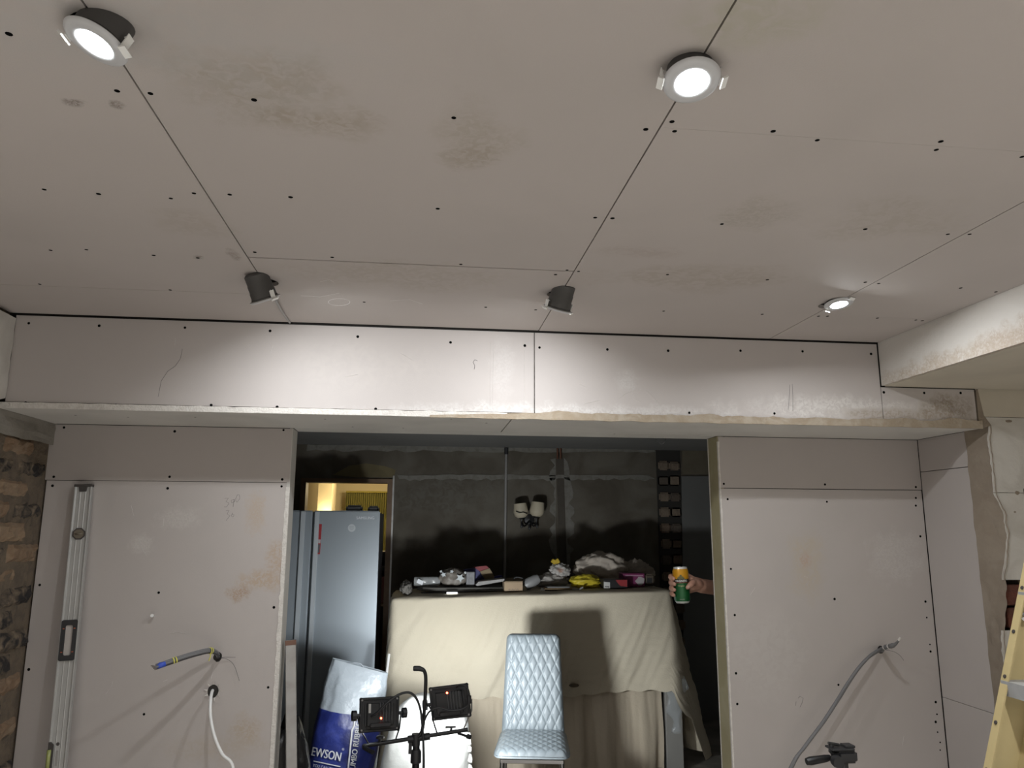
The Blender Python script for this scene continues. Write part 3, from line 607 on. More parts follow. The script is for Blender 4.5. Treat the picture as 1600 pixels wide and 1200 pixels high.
mk('plastic_film', MB().grid(film, 16, 16), M_film, smooth=True, label='torn clear plastic film lying against the black refuse bag', cat='plastic film', solid=.001)

# ------------------------------------------------------------------ step ladder
M_fg = mat('yellow_fibreglass', (.50, .40, .20), .55, var=.3, vscale=14, col2=(.42, .33, .16)); M_tread = mat('ladder_tread', (.42, .42, .42), .5, metal=.3, var=.3, vscale=20)
YLs, YRs = 2.0, 1.52
pa, pb = PY(1597, 900, YLs), PY(1538, 1200, YLs)
dz = (pa.x-pb.x)/(pa.z-pb.z)
def lx(z): return pb.x+(z-pb.z)*dz
lad = empty('step_ladder', (lx(0)+.3, 1.76, 0), 'yellow fibreglass step ladder with grey treads standing beside the pier', 'step ladder')
HT = 1.75; hs = .09; ux = V((dz, 0, 1)).normalized(); nx = V((1, 0, -dz)).normalized()
for Y, s in ((YLs, -1), (YRs, 1)):
    b0 = V((lx(0), Y, 0))
    def chan(x0, x1, y0, y1): return MB().prism([b0+nx*x0+V((0, y0, 0)), b0+nx*x1+V((0, y0, 0)), b0+nx*x1+V((0, y1, 0)), b0+nx*x0+V((0, y1, 0))], ux*HT/ux.z)
    y0, y1 = (-.026, 0) if s < 0 else (0, .026)
    stl = mk('stile', chan(0, hs, -.002 if s < 0 else -.002, .002), M_fg, lad)
    mk('flange', chan(-.003, .001, y0, y1), M_fg, stl); mk('flange', chan(hs-.001, hs+.003, y0, y1), M_fg, stl)
    for z in [.1+.1165*k for k in range(14)]:
        c = b0+ux*(z/ux.z)-nx*.0035+V((0, (y0+y1)/2, 0))
        mk('rivet', MB().lathe([(0, 0), (.0055, 0), (.005, .002), (0, .0025)], 10, frame(-nx, c), cap=False), M_cap, stl)
tz = PY(1572, 1062, YLs).z
for k in range(-3, 4):
    z = tz+.233*k
    if z < .1 or z > HT-.05: continue
    x = lx(z)
    mk('tread', MB().bb(x-.004, x+.085, YRs+.003, YLs-.003, z-.004, z).bb(x-.006, x-.003, YRs+.003, YLs-.003, z-.038, z).bb(x+.082, x+.085, YRs+.003, YLs-.003, z-.028, z), M_tread, lad)
xt = lx(HT)
mk('top_cap', MB().bb(xt-.03, xt+.15, YRs-.02, YLs+.02, HT, HT+.03), M_blk, lad, bevel=.006)
for Y in (YLs-.03, YRs+.03):
    mk('rear_leg', MB().prism([(xt+.10, Y-.012, HT), (xt+.14, Y-.012, HT), (xt+.14, Y+.012, HT), (xt+.10, Y+.012, HT)], (.55, 0, -HT)), M_fg, lad)
for Y in (YLs, YRs): mk('foot', MB().bb(lx(0)-.01, lx(0)+.10, Y-.03, Y+.03, 0, .03), M_blk, lad)
mk('hinge_bolt', MB().lathe([(0, 0), (.012, 0), (.012, .01), (0, .014)], 12, frame((0, -1, 0), PY(1597, 963, YLs-.01)), cap=False), M_chrome, lad, smooth=.6)

# ------------------------------------------------------------------ camera tripod
Yt = 2.6; c = PY(1317, 1185, Yt)
tp = empty('camera_tripod', (c.x, Yt, 0), 'small black photo tripod with a pan handle standing before the grey cable', 'tripod')
def tpx(x, y, dy=0): return PY(x, y, Yt+dy)
mk('pan_head', MB().bb(tpx(1303, 1180).x, tpx(1334, 1180).x, Yt-.03, Yt+.03, tpx(1320, 1190).z, tpx(1320, 1170).z), M_blk, tp, bevel=.008, seg=2)
mk('mount_plate', MB().bb(tpx(1296, 1180).x, tpx(1330, 1180).x, Yt-.028, Yt+.028, tpx(1320, 1170).z, tpx(1320, 1166.5).z).bb(tpx(1318, 1180).x, tpx(1333, 1180).x, Yt-.02, Yt+.02, tpx(1320, 1167).z, tpx(1320, 1163).z), M_blk, tp, bevel=.002)
mk('clamp_lever', MB().tube([tpx(1294, 1161), tpx(1300, 1162), tpx(1311, 1164)], .005, 8).tube([tpx(1299, 1163), tpx(1298, 1174), tpx(1302, 1177)], .008, 8), M_blk, tp, smooth=.6)
mk('tilt_knob', MB().lathe([(0, -.012), (.018, -.012), (.02, 0), (.018, .012), (0, .012)], 18, frame((0, -1, 0), tpx(1308, 1190, -.035)), cap=False), M_blk, tp, smooth=.6)
mk('pan_handle', MB().tube([tpx(1301, 1184), tpx(1297, 1183.5)], .005, 8).tube([tpx(1297, 1183.5), tpx(1290, 1185), tpx(1266, 1189), tpx(1260, 1190)], [.009, .012, .014, .011], 12), M_blk2, tp, smooth=.6)
mk('centre_column', MB().tube([(c.x, Yt, .35), (c.x, Yt, tpx(1318, 1188).z)], .016, 14), M_blk, tp, smooth=.6)
mk('collar', MB().lathe([(.016, -.03), (.035, -.025), (.035, .02), (.018, .03)], 16, Matrix.Translation((c.x, Yt, .72))), M_blk, tp, smooth=.6)
for k in range(3):
    an = 2*math.pi*k/3+.5; e = V((c.x+.27*math.cos(an), Yt+.27*math.sin(an), .008))
    lg = mk('leg', MB().tube([V((c.x+.03*math.cos(an), Yt+.03*math.sin(an), .72)), e], [.012, .008], 10), M_alud, tp, smooth=.6)
    mk('foot', MB().lathe([(0, 0), (.012, 0), (.012, .02), (0, .022)], 10, Matrix.Translation(e-V((0, 0, .008))), cap=False), M_blk, lg)
# ------------------------------------------------------------------ twin work light on stand
YS = 3.85
def S(x, y, dy=0): return PY(x, y, YS+dy)
ws = empty('work_light_stand', (S(650, 1180).x, YS, 0), 'black twin head LED work light on a tripod stand before the white sack', 'work light')
pc = S(650, 1180)
mk('pole', MB().tube([(pc.x, YS, .25), (pc.x, YS, S(650, 1160).z)], .017, 16), M_blk2, ws, smooth=.6)
mk('pole_clamp', MB().lathe([(.019, -.03), (.025, -.026), (.025, .02), (.02, .03)], 16, Matrix.Translation((pc.x, YS, S(650, 1182).z))).box(S(641, 1168), (.016, .03, .05)), M_blk, ws, smooth=.6)
mk('crossbar', MB().tube([S(570, 1165.5), S(731, 1140)], .0095, 12), M_blk2, ws, smooth=.6)
mk('bar_clamp', MB().tube([S(637, 1155.5), S(672, 1150)], .0165, 10).tube([S(650, 1165), S(650, 1146)], .020, 12), M_blk, ws, smooth=.6)
mk('bar_end', MB().tube([S(569, 1165.5), S(569, 1168, -.02), S(583, 1176, -.06)], .0105, 10), M_blk, ws, smooth=.6)
mk('bar_end', MB().tube([S(716, 1146), S(732, 1151, -.05)], .006, 8).tube([S(730, 1150, -.05), S(735, 1152, -.06)], .011, 10), M_blk, ws, smooth=.6)
mk('carry_handle', MB().tube(catmull([S(651, 1152, -.01), S(657, 1147, -.01), S(661, 1134, -.01), S(663, 1110, -.01), S(665, 1075, -.01), S(665, 1056, -.01), S(662, 1047, -.01), S(657, 1045, -.01)], 5), .0085, 12), M_blk2, ws, smooth=True)
mk('handle_grip', MB().tube([S(662, 1047, -.01), S(655, 1044.5, -.01), S(647, 1044.5, -.01), S(645.5, 1044.5, -.01)], [.010, .0125, .0125, .009], 12), M_blk, ws, smooth=.6)
M_led = mat('red_indicator', (.8, .1, .05), .4, emit=(1, .12, .05), estr=6)
M_panel = mat('flood_panel', (1, 1, 1), .4, emit=(.95, 1, 1), estr=12)
M_fin = mat('heat_sink', (.075, .075, .078), .5)
M_lab = mat('pale_label', (.55, .53, .5), .6)
def flood(cx, cy, roll, yaw, pitch, knobs, lab, pw=1.0):
    c = S(cx, cy); R = Matrix.Translation(c) @ Matrix.Rotation(-yaw, 4, 'Z') @ Matrix.Rotation(pitch, 4, 'X') @ Matrix.Rotation(roll, 4, 'Y')
    fl = bpy.data.objects.new('floodlight', None); fl.empty_display_size = .05; link(fl, ws, R)
    W_, H_ = .097, .077; p = dict(parent=fl, M=R)
    mk('housing', MB().box((0, .012, 0), (2*W_-.004, .022, 2*H_-.004)).box((0, -.008, 0), (.145, .024, .115)), M_blk, bevel=.011, seg=3, **p)
    mk('rim', MB().box((0, .004, H_-.008), (2*W_, .012, .014)).box((0, .004, -H_+.008), (2*W_, .012, .014)).box((W_-.008, .004, 0), (.014, .012, 2*H_)).box((-W_+.008, .004, 0), (.014, .012, 2*H_)), M_blk, bevel=.004, **p)
    for k in range(5): mk('fin', MB().box((-.004+k*.014, -.024, .010), (.004, .012, .082)), M_fin, **p)
    mk('driver_box', MB().box((.0, -.022, -.046), (.10, .012, .02)), M_blk, bevel=.003, **p)
    for sx in (-1, 1):
        for sz in (-1, 1): mk('corner_screw', MB().lathe([(0, 0), (.005, 0), (.004, .002), (0, .002)], 8, frame((0, -1, 0), (sx*(W_-.012), -.002, sz*(H_-.012))), cap=False), M_alud, **p)
    mk('light_panel', MB().box((0, .0235, 0), (.16, .002, .12)), M_panel, **p)
    mk('indicator', MB().lathe([(0, 0), (.005, 0), (.0035, .003), (0, .0035)], 10, frame((0, -1, 0), (lab[0], -.0285, lab[1])), cap=False), M_led, **p)
    if lab[2]: mk('rating_label', MB().box((-.052, -.0205, .028), (.011, .001, .04)), M_lab, **p)
    for s in knobs:
        mk('tilt_knob', MB().tube([(s*(W_-.004), 0, 0), (s*(W_+.022), 0, 0)], .008, 10).tube([(s*(W_+.014), 0, 0), (s*(W_+.034), 0, 0)], .024, 10), M_blk, smooth=.6, **p)
    L = bpy.data.lights.new('flood_light', 'AREA'); L.shape = 'RECTANGLE'; L.size = .15; L.size_y = .11; L.energy = FLOOD_W*pw; L.color = (.93, .98, 1); L.spread = math.radians(130)
    link(bpy.data.objects.new('flood_lamp', L), fl, R @ Matrix.Translation((0, .030, 0)) @ Matrix.Rotation(math.pi/2, 4, 'X'))
    return fl, R
f1, R1 = flood(593, 1116, .03, -.30, -.20, (-1, 1), (.0, -.017, True), .07)
f2, R2 = flood(703, 1097, -.13, .18, -.04, (-1,), (-.005, .047, False))
def wire(*p): return MB().tube([V(q) for q in p], .0042, 8)
mk('bracket', MB().tube([R1 @ V((-.105, 0, 0)), S(563, 1140), S(576, 1162), S(590, 1161)], .004, 8), M_blk2, ws); mk('bracket', MB().tube([R1 @ V((.105, 0, 0)), S(624, 1138), S(618, 1156), S(598, 1160)], .004, 8), M_blk2, ws)
mk('bracket', MB().tube([R2 @ V((-.105, 0, 0)), S(675, 1112), S(677, 1127), S(683, 1146)], .004, 8), M_blk2, ws); mk('bracket', MB().tube([R2 @ V((.105, 0, 0)), S(737, 1110), S(724, 1140), S(700, 1144)], .004, 8), M_alud, ws)
mk('wing_nut', MB().tube([S(594, 1161), S(594, 1153)], .007, 8).lathe([(0, -.006), (.02, -.004), (.018, .005), (0, .008)], 14, Matrix.Translation(S(594, 1152)), cap=False), M_blk, ws, smooth=.6)
mk('wing_nut', MB().tube([S(705, 1143), S(705, 1137)], .006, 8).box(S(704, 1136), (.05, .01, .008)), M_blk, ws)
mk('power_lead', MB().tube(catmull([S(580, 1119, -.05), S(590, 1113, -.06), S(604, 1099, -.06), S(622, 1086, -.05), S(638, 1082, -.045), S(649, 1089, -.04), S(656, 1105, -.035), S(659, 1125, -.035), S(661, 1150, -.035), S(662, 1200, -.035), V((pc.x+.04, YS-.03, .2)), V((pc.x+.1, YS-.03, .006)), V((pc.x+.3, YS-.2, .006))], 6), .0058, 10), M_blk, ws, smooth=True)
mk('power_lead', MB().tube(catmull([S(713, 1074, -.03), S(719, 1070, -.05), S(728, 1072, -.05), S(733, 1084, -.05), S(733, 1098, -.05), S(722, 1108, -.05), S(704, 1110, -.05), S(686, 1106, -.05), S(672, 1111, -.045), S(664, 1124, -.04), S(660, 1138, -.035)], 6), .0048, 10), M_blk, ws, smooth=True)
mk('cable_gland', MB().tube([S(733, 1087, -.05), S(733, 1099, -.05)], .011, 10), M_blk, ws, smooth=.6)
for k in range(3):
    an = 2*math.pi*k/3+.45
    lg = mk('leg', MB().tube([(pc.x+.02*math.cos(an), YS+.02*math.sin(an), .45), (pc.x+.36*math.cos(an), YS+.36*math.sin(an), .012)], .010, 10), M_blk2, ws, smooth=.6)
    mk('foot', MB().lathe([(0, 0), (.014, 0), (.013, .026), (0, .026)], 10, Matrix.Translation((pc.x+.36*math.cos(an), YS+.36*math.sin(an), 0)), cap=False), M_blk, lg)

# ------------------------------------------------------------------ sacks
M_wsack = mat('white_woven_sack', (.40, .398, .385), .6, var=.25, vscale=9, col2=(.30, .29, .26), bump=.6, bscale=22)
xa, xb, zt = PY(597, 1150, 4.42).x, PY(737, 1150, 4.42).x, PY(670, 1078, 4.42).z
def wsk(u, v):
    th = 2*math.pi*u; ph = -math.pi/2+math.pi*v
    se = lambda t, e: math.copysign(abs(math.sin(t))**e, math.sin(t)); ce = lambda t, e: math.copysign(abs(math.cos(t))**e, math.cos(t))
    x = (xb-xa)/2*abs(math.cos(ph))**.45*ce(th, .6); y = .19*abs(math.cos(ph))**.45*se(th, .6); z = zt/2+zt/2*se(ph, .7)
    z += (.045*nz(x*5, y*5, 1)-.03)*max(0, math.sin(ph)) - .05*max(0, math.sin(ph))*(x/.3)**2
    k = 1+.05*nz(x*6, y*6, z*6)+.03*nz(x*17, y*17, z*14)
    x *= 1 - .18*max(0, (z-.35)/.4)*(1 if x < 0 else .3)
    return V(((xa+xb)/2+x*k, 4.42+y*k, max(0, z)))
wk = mk('white_sack', MB().grid(wsk, 72, 44, cu=True), M_wsack, smooth=True, label='full white woven sack glaring in the work light, gathered along one seam', cat='sack')
def frill(u, v):
    z = .06+.52*u; q_ = 1-.10*max(0, (z-.30)/.3); return V(((xa+xb)/2+(xb-xa)/2*q_*.93+.022*v+.006*nz(u*30, v*2), 4.30-.006*v+.010*math.sin(u*75+3*nz(u*9, 1))*(.4+v), z+.01*v*nz(u*12, 5)))
mk('gathered_seam', MB().grid(frill, 120, 5), M_wsack, wk, smooth=True, solid=.003)
# blue printed sack
YK = 4.85; H = PY(560, 1040, YK).z
cb, ct = PY(531, 1200, YK), PY(563, 1042, YK)
def ksec(v):
    z = v*H; t = (z-cb.z)/(ct.z-cb.z); cx = cb.x+(ct.x-cb.x)*t
    w_ = .188-.010*v-.028*max(0, v-.55)+.012*math.sin(v*3); d_ = .15*(1-.80*max(0, (v-.45)/.55)**1.4)*(.75+.25*min(1, v*6))
    return cx, w_, d_, z
def ksurf(u, v, k=1.0):
    cx, w_, d_, z = ksec(v); th = 2*math.pi*u
    cr = .010*nz(u*9, v*6, 1)+.006*nz(u*26, v*15, 4)
    x = cx+(w_+cr)*math.copysign(abs(math.cos(th))**.75, math.cos(th)); y = YK+(d_*k+cr)*math.copysign(abs(math.sin(th))**.8, math.sin(th))
    return V((x, y, z-.05*v*(x-cx)/.18*(1 if v > .3 else 0)*v))
def sack_pt(px, py, off=.004):
    q = PY(px, py, YK-.13); v = min(1, max(0, q.z/H)); cx, w_, d_, z = ksec(v); s_ = max(-.985, min(.985, (q.x-cx)/w_))
    y = YK-(d_+.010)*(1-abs(s_)**2.6)**.4-off
    return PY(px, py, y)
M_blue = mat('blue_printed_plastic', (.012, .018, .105), .35, var=.8, vscale=9, col2=(.03, .045, .22), bump=.4, bscale=22, spec=.6, stains=[(tuple(PY(536, 1098, YK-.12)), (.07, .2, .05), (.02, .13, .15), .6, 20)])
M_clearw = mat('frosted_plastic', (.33, .365, .40), .35, alpha=.9, bump=.6, bscale=26, spec=.6)
sk = empty('blue_sack', (cb.x-.02, YK, 0), 'tall blue printed plastic sack with a clear frosted neck standing before the fridge', 'sack')
vb = .70
mk('printed_body', MB().grid(lambda u, v: ksurf(u, v*vb), 64, 44, cu=True), M_blue, sk, smooth=True)
mk('clear_neck', MB().grid(lambda u, v: ksurf(u, vb+v*(1-vb)), 64, 20, cu=True), M_clearw, sk, smooth=True)
mk('carry_loop', MB().tube(catmull([PY(540, 1039, YK+.02), PY(552, 1036, YK+.03), PY(563, 1037, YK+.03), PY(570, 1046, YK+.03)], 5), .004, 8), M_clearw, sk, smooth=True)
M_print = mat('white_print', (.50, .50, .52), .5); M_printd = mat('navy_print', (.02, .025, .09), .5)
def tp_(cx, cy, ang): 
    ca, sa = math.cos(ang), math.sin(ang)
    return lambda x, y: sack_pt(cx+(x*ca+y*sa), cy+(x*sa-y*ca))
def boldtext(name, body, size, fn, m, parent, b=.5):
    mb = MB()
    for dx, dy in ((-b, 0), (b, 0), (0, 0)):
        vv, ff = text_data(body, size); mb.add([fn(x+dx, y+dy) for x, y in vv], ff)
    return mk(name, mb, m, parent)
boldtext('printed_name', 'EWSON', 19.5, lambda x, y: tp_(510, 1179, .20)(x*.68, y), M_print, sk, .55)
mk('printed_rule', MB().add([sack_pt(490+k*4.2, 1179.5+14+(k-5.0)*.88-.8, .005) for k in range(11)]+[sack_pt(490+k*4.2, 1179.5+14+(k-5.0)*.88+.9, .005) for k in range(11)], [(k, k+1, 12+k, 11+k) for k in range(10)]), M_print, sk)
mk('printed_slogan', text_on('YOU CAN TRUST', 6.6, lambda x, y: tp_(509, 1200, .2)(x*.8, y)), M_print, sk)
mk('printed_dot', text_on('®', 5, lambda x, y: tp_(536, 1171, .2)(x, y)), M_print, sk)
boldtext('printed_side_name', 'JUMBO RUBBLE S', 12.5, lambda x, y: tp_(556.5, 1163, -1.43)(x*.9, y), M_print, sk, .3)
mk('printed_stripe', MB().add([sack_pt(551-k*.62+(2.5 if k < 3 else 0), 1122+k*6.0, .005) for k in range(15)]+[sack_pt(553.5-k*.62+(2.5 if k < 3 else 0), 1122+k*6.0, .005) for k in range(15)], [(k, k+1, 16+k, 15+k) for k in range(14)]), M_print, sk)

# ------------------------------------------------------------------ fridge
M_fr = mat('silver_fridge', (.36, .40, .44), .38, metal=.45); M_frs = mat('fridge_side', (.06, .06, .065), .5)
FX1 = PY(590, 900, 5.8).x; FXS = PY(484, 900, 5.8).x; FX0 = FX1-.91; FY = 5.8; FZ = PY(560, 798, FY).z
fr = empty('fridge', ((FX0+FX1)/2, FY+.35, 0), 'silver double door fridge standing in front of the lit doorway', 'fridge')
mk('cabinet', MB().bb(FX0+.004, FX1-.004, FY+.075, FY+.70, .03, FZ-.012), M_frs, fr, bevel=.004)
for n_, x0, x1 in (('door', FXS+.003, FX1), ('door', FX0, FXS-.003)):
    dr = mk(n_, MB().bb(x0, x1, FY, FY+.07, .09, FZ), M_fr, fr, bevel=.008, seg=2)
    hx = x0+.030 if n_ and x0 > FX0+.1 else x1-.065
    mk('handle', MB().bb(hx-.017, hx+.017, FY-.028, FY-.012, .12, FZ-.005).bb(hx-.006, hx+.006, FY-.014, FY+.001, .12, FZ-.02), M_chrome if 0 else mat('brushed_bar', (.62, .66, .70), .3, metal=.3), dr, bevel=.004)
mk('kick_plate', MB().bb(FX0+.01, FX1-.01, FY+.05, FY+.08, .03, .085), M_blk, fr)
for x in (FX0+.08, FX1-.08):
    for y in (FY+.12, FY+.6): mk('foot', MB().lathe([(.02, 0), (.02, .03)], 10, Matrix.Translation((x, y, 0))), M_blk, fr)
for x0, x1, h in ((541, 566, 8.5), (575, 592, 7.5)):
    a, b = PY(x0, 798, FY+.06), PY(x1, 798, FY+.06); mk('hinge_cover', MB().bb(a.x, min(b.x, FX1), FY+.03, FY+.13, FZ-.013, FZ+h/1175*5.86), M_blk, fr, bevel=.012, seg=3, smooth=.7)
def fpt(px, py, off=.0012): return PY(px, py, FY-off)
mk('brand_mark', text_on('SAMSUNG', 6.2, lambda x, y: fpt(571+x*1.0, 809.5-y)), mat('bright_print', (.85, .87, .9), .3, metal=.3), fr)
mk('round_sticker', MB().prism([fpt(549.5+6*math.cos(k*math.pi/12), 825+6*math.sin(k*math.pi/12)) for k in range(24)], (0, .001, 0)), mat('sticker_grey', (.55, .58, .6), .5), fr)
for k in range(3): mk('sticker_line', MB().prism([fpt(546+(k == 2)*1.5, 822.5+k*2.2, .002), fpt(553-(k == 2)*1.5, 822.5+k*2.2, .002), fpt(553-(k == 2)*1.5, 823.2+k*2.2, .002), fpt(546+(k == 2)*1.5, 823.2+k*2.2, .002)], (0, .0005, 0)), M_fr, fr)
M_redst = mat('red_sticker', (.33, .02, .025), .5); M_grst = mat('grey_sticker', (.10, .11, .12), .5)
stk = mk('energy_label', MB().prism([fpt(495, 818.5), fpt(503, 819), fpt(500, 866), fpt(491, 866)], (0, .001, 0)), M_redst, fr)
mk('label_block', MB().prism([fpt(493, 850.5, .002), fpt(500, 850.5, .002), fpt(499, 863.5, .002), fpt(491.8, 863.5, .002)], (0, .0005, 0)), M_grst, stk)
mk('label_strip', MB().prism([fpt(493.5, 843, .002), fpt(501, 843, .002), fpt(500.5, 849, .002), fpt(493, 849, .002)], (0, .0005, 0)), mat('label_white', (.5, .45, .46), .5), stk)

# ------------------------------------------------------------------ chair
TH = -.164; CH = Matrix.Translation((.665, 4.58, 0)) @ Matrix.Rotation(TH, 4, 'Z')
chr_ = empty('dining_chair', (.665, 4.58, 0), 'grey quilted high back dining chair on chrome legs before the draped table', 'chair', M=CH)
M_lea = mat('grey_leatherette', (.205, .235, .255), .42, spec=.5, bump=.06, bscale=400)
def quilt(x, z, px_=.054, pz_=.112):
    a, b = x/px_+z/pz_, x/px_-z/pz_
    da, db = abs(a-round(a)), abs(b-round(b)); m_ = min(da, db)
    return .0085*(1-math.exp(-m_*9.0))
ZB, HB = .45, .565
def backs(side):
    def f(u, v):
        v_ = v; h = v_*HB; hw = .188-.022*v_
        r = .035; e = h-(HB-r)
        if e > 0: hw -= r-math.sqrt(max(0, r*r-e*e))
        x = (2*u-1)*hw; ed = max(abs(2*u-1)**14, (abs(2*v_-1)**30)); t = .028*(1-ed)
        y = -(t+quilt(x, h)*(1-ed)) if side < 0 else t
        return CHB @ V((x, y, h))
    return f
CHB = Matrix.Translation((0, .185, ZB)) @ Matrix.Rotation(-.19, 4, 'X')
mk('backrest', MB().grid(backs(-1), 96, 130).grid(backs(1), 20, 26), M_lea, chr_, smooth=True, M=CH)
def seats(side):
    def f(u, v):
        x0 = 2*u-1; dy = v*.43; hw = .212-.012*v
        r = .07; e = r-dy
        if e > 0: hw -= (r-math.sqrt(max(0, r*r-e*e)))*.6
        x = x0*hw; y = -.235+dy; ed = max(abs(x0)**10, abs(2*v-1)**16)
        if side > 0: z = .435+.037*(1-ed)+quilt(x, dy+.02, .054, .075)*(1-ed)-.012*(1-v)*(1-v)
        else: z = .435-.028*(1-ed)
        return V((x, y, z))
    return f
mk('seat', MB().grid(seats(1), 96, 80).grid(seats(-1), 24, 24), M_lea, chr_, smooth=True, M=CH)
mk('seat_frame', MB().bb(-.175, .175, -.19, -.165, .385, .408).bb(-.175, .175, .15, .175, .385, .408).bb(-.175, -.15, -.165, .15, .385, .408).bb(.15, .175, -.165, .15, .385, .408), M_chrome, chr_, M=CH, bevel=.003)
for sx in (-1, 1):
    mk('leg', MB().tube([(sx*.165, -.178, .40), (sx*.170, -.185, .008)], .012, 12), M_chrome, chr_, M=CH, smooth=.6)
    mk('leg', MB().tube([(sx*.165, .163, .40), (sx*.172, .205, .008)], .012, 12), M_chrome, chr_, M=CH, smooth=.6)

# ------------------------------------------------------------------ table under dust sheets
TX0, TX1, TY0, TY1 = -.185, 1.80, 5.45, 6.15
def topz(x): return 1.178+(x-TX0)/(TX1-TX0)*.045
M_grey = mat('grey_painted_metal', (.34, .33, .31), .5)
tb = empty('covered_table', ((TX0+TX1)/2, 5.8, 0), 'tall grey metal table hidden under dust sheets, one leg showing', 'table')
mk('tabletop', MB().prism([(TX0+.01, TY0+.012, topz(TX0)-.035), (TX1-.01, TY0+.012, topz(TX1)-.035), (TX1-.01, TY0+.012, topz(TX1)-.012), (TX0+.01, TY0+.012, topz(TX0)-.012)], (0, TY1-TY0-.024, 0)), M_grey, tb)
lx0 = PY(1041, 1140, TY0).x; lx1 = PY(1067, 1140, TY0).x
for x0, x1 in ((TX0+.03, TX0+.13), (TX1-.13, TX1-.03)):
    for y in (TY0+.08, TY1-.12): mk('leg', MB().bb(x0, x1, y, y+.07, 0, 1.13), M_grey, tb, bevel=.004)
mk('outrigger', MB().bb(lx0, lx1, TY0+.0, TY0+.06, 0, .70), M_grey, tb, bevel=.003)
M_sheet = mat('cream_dust_sheet', (.60, .535, .42), .9, var=.25, vscale=2.5, col2=(.53, .46, .345), bump=.22, bscale=110)
M_sheet2 = mat('tan_dust_sheet', (.56, .48, .37), .9, var=.3, vscale=4, col2=(.48, .40, .30), bump=.3, bscale=40)
# perimeter path
NP = 420; per = []
w_, d_ = TX1-TX0, TY1-TY0; tot = 2*w_+2*d_
for k in range(NP):
    s = tot*k/NP
    if s < w_: per.append((TX0+s, TY0, 0, -1))
    elif s < w_+d_: per.append((TX1, TY0+s-w_, 1, 0))
    elif s < 2*w_+d_: per.append((TX1-(s-w_-d_), TY1, 0, 1))
    else: per.append((TX0, TY1-(s-2*w_-d_), -1, 0))
P = np.array(per)
for _ in range(5): P = (np.roll(P, 1, 0)+2*P+np.roll(P, -1, 0))/4
def hemz(x, y, nx_, ny_):
    if ny_ < -.5:
        zr = PY(905, 1086, TY0-.05).z+.045*max(0, (x-1.05)/.7); t = min(1, max(0, (x-.02)/.12)); z = .10+(zr-.10)*t
        if x > 1.74: z += (.30-z)*min(1, (x-1.74)/.07)
        return z+.006*math.sin(x*40)
    if nx_ > .3: return .10
    if nx_ < -.3: return .05
    return .9
rings = []
for j in range(8): rings.append(('t', (j+1)/8.0))
for j in range(1, 91): rings.append(('d', j/90.0))
mb = MB(); cx_, cy_ = (TX0+TX1)/2, (TY0+TY1)/2
for kind, t in rings:
    for k in range(NP):
        x, y, nx_, ny_ = P[k]
        if kind == 't':
            X, Y_ = cx_+(x-cx_)*t, cy_+(y-cy_)*t; Z = topz(X)+.004+.004*nz(X*7, Y_*7)
            mb.v.append((X, Y_, Z - (.012 if t > .99 else 0)))
        else:
            zt_ = topz(x); hz = hemz(x, y, nx_, ny_); dz_ = t*(zt_-hz); s = k/NP*tot
            corner = math.exp(-((x-TX1)**2+(y-TY0)**2)/.05)
            fl = .015+.035*dz_+corner*.20*dz_
            wr_ = .020*nz(s*3.2+dz_*.7, dz_*1.3, 2)+.013*nz(s*11+dz_*6, dz_*1.6, 5)*min(1, dz_*5)+.006*nz(s*30+dz_*14, dz_*3, 8)*min(1, dz_*8)
            wr_ += .007*max(0, .5-abs(nz(s*9+dz_*9, dz_*1.2, 15))*4)+.0035*nz(s*8, dz_*30, 21)*max(0, min(1, dz_/.5))
            wr_ += .014*math.sin(s*13+1.5*nz(s*2, dz_*2))*min(1, dz_/.6)*(.5+.5*nz(s*1.3, 3))
            if ny_ < -.5: fl += .03*math.sin(min(1, dz_/.5)*math.pi)*.6
            lift = .02*nz(s*5, dz_*2, 9)*min(1, dz_*4)
            o_ = max(.006, fl+wr_)
            mb.v.append((x+nx_*o_+lift*.4, y+ny_*o_, zt_-.008-dz_+.005*nz(s*8, dz_*6)))
nr = len(rings)
mb.f = [(j*NP+k, j*NP+(k+1) % NP, (j+1)*NP+(k+1) % NP, (j+1)*NP+k) for j in range(nr-1) for k in range(NP)]+[tuple(range(NP))]
sh = mk('dust_sheet', mb, M_sheet, smooth=True, label='large cream dust sheet draped over the tall table and hanging to its hem', cat='dust sheet')
mk('makers_label', MB().prism([PY(897+8*math.cos(k*math.pi/8), 1071+3*math.sin(k*math.pi/8), TY0-.085) for k in range(16)], (0, .002, 0)), mat('label_brown', (.12, .09, .06), .8), sh)
def low(u, v):
    x = TX0+.12+(1.715-TX0-.12)*u; z = 1.10-1.075*v; s = x*1.0
    y = TY0+.018-.035*v+.030*math.sin(s*27+2.5*nz(s*2, v))*v*(.6+.7*nz(s*3, 4))+.022*nz(s*17, v*2, 3)*v+.008*nz(s*40, v*3, 3)*v
    return V((x+.02*nz(s*3, v*3)*v, y, z))
mk('dust_sheet', MB().grid(low, 170, 40), M_sheet2, smooth=True, label='second dust sheet hanging in folds to the floor below the upper hem', cat='dust sheet')
def tw(u, v):
    c = PY(1055+3*math.sin(v*9), 1060+85*v, TY0-.11); w_ = .055*(1-v)+.012+.02*math.sin(v*8)**2; an = 2*math.pi*u
    return c+V((w_*math.cos(an)*(1+.2*nz(u*6, v*9)), .022*math.sin(an)*(1+.3*nz(u*5, v*7)), .02*nz(u*8, v*5)))
mk('plastic_film', MB().grid(tw, 20, 30, cu=True), M_film, smooth=True, label='twisted clear plastic wrap hanging from the sheet hem over the table leg', cat='plastic film')
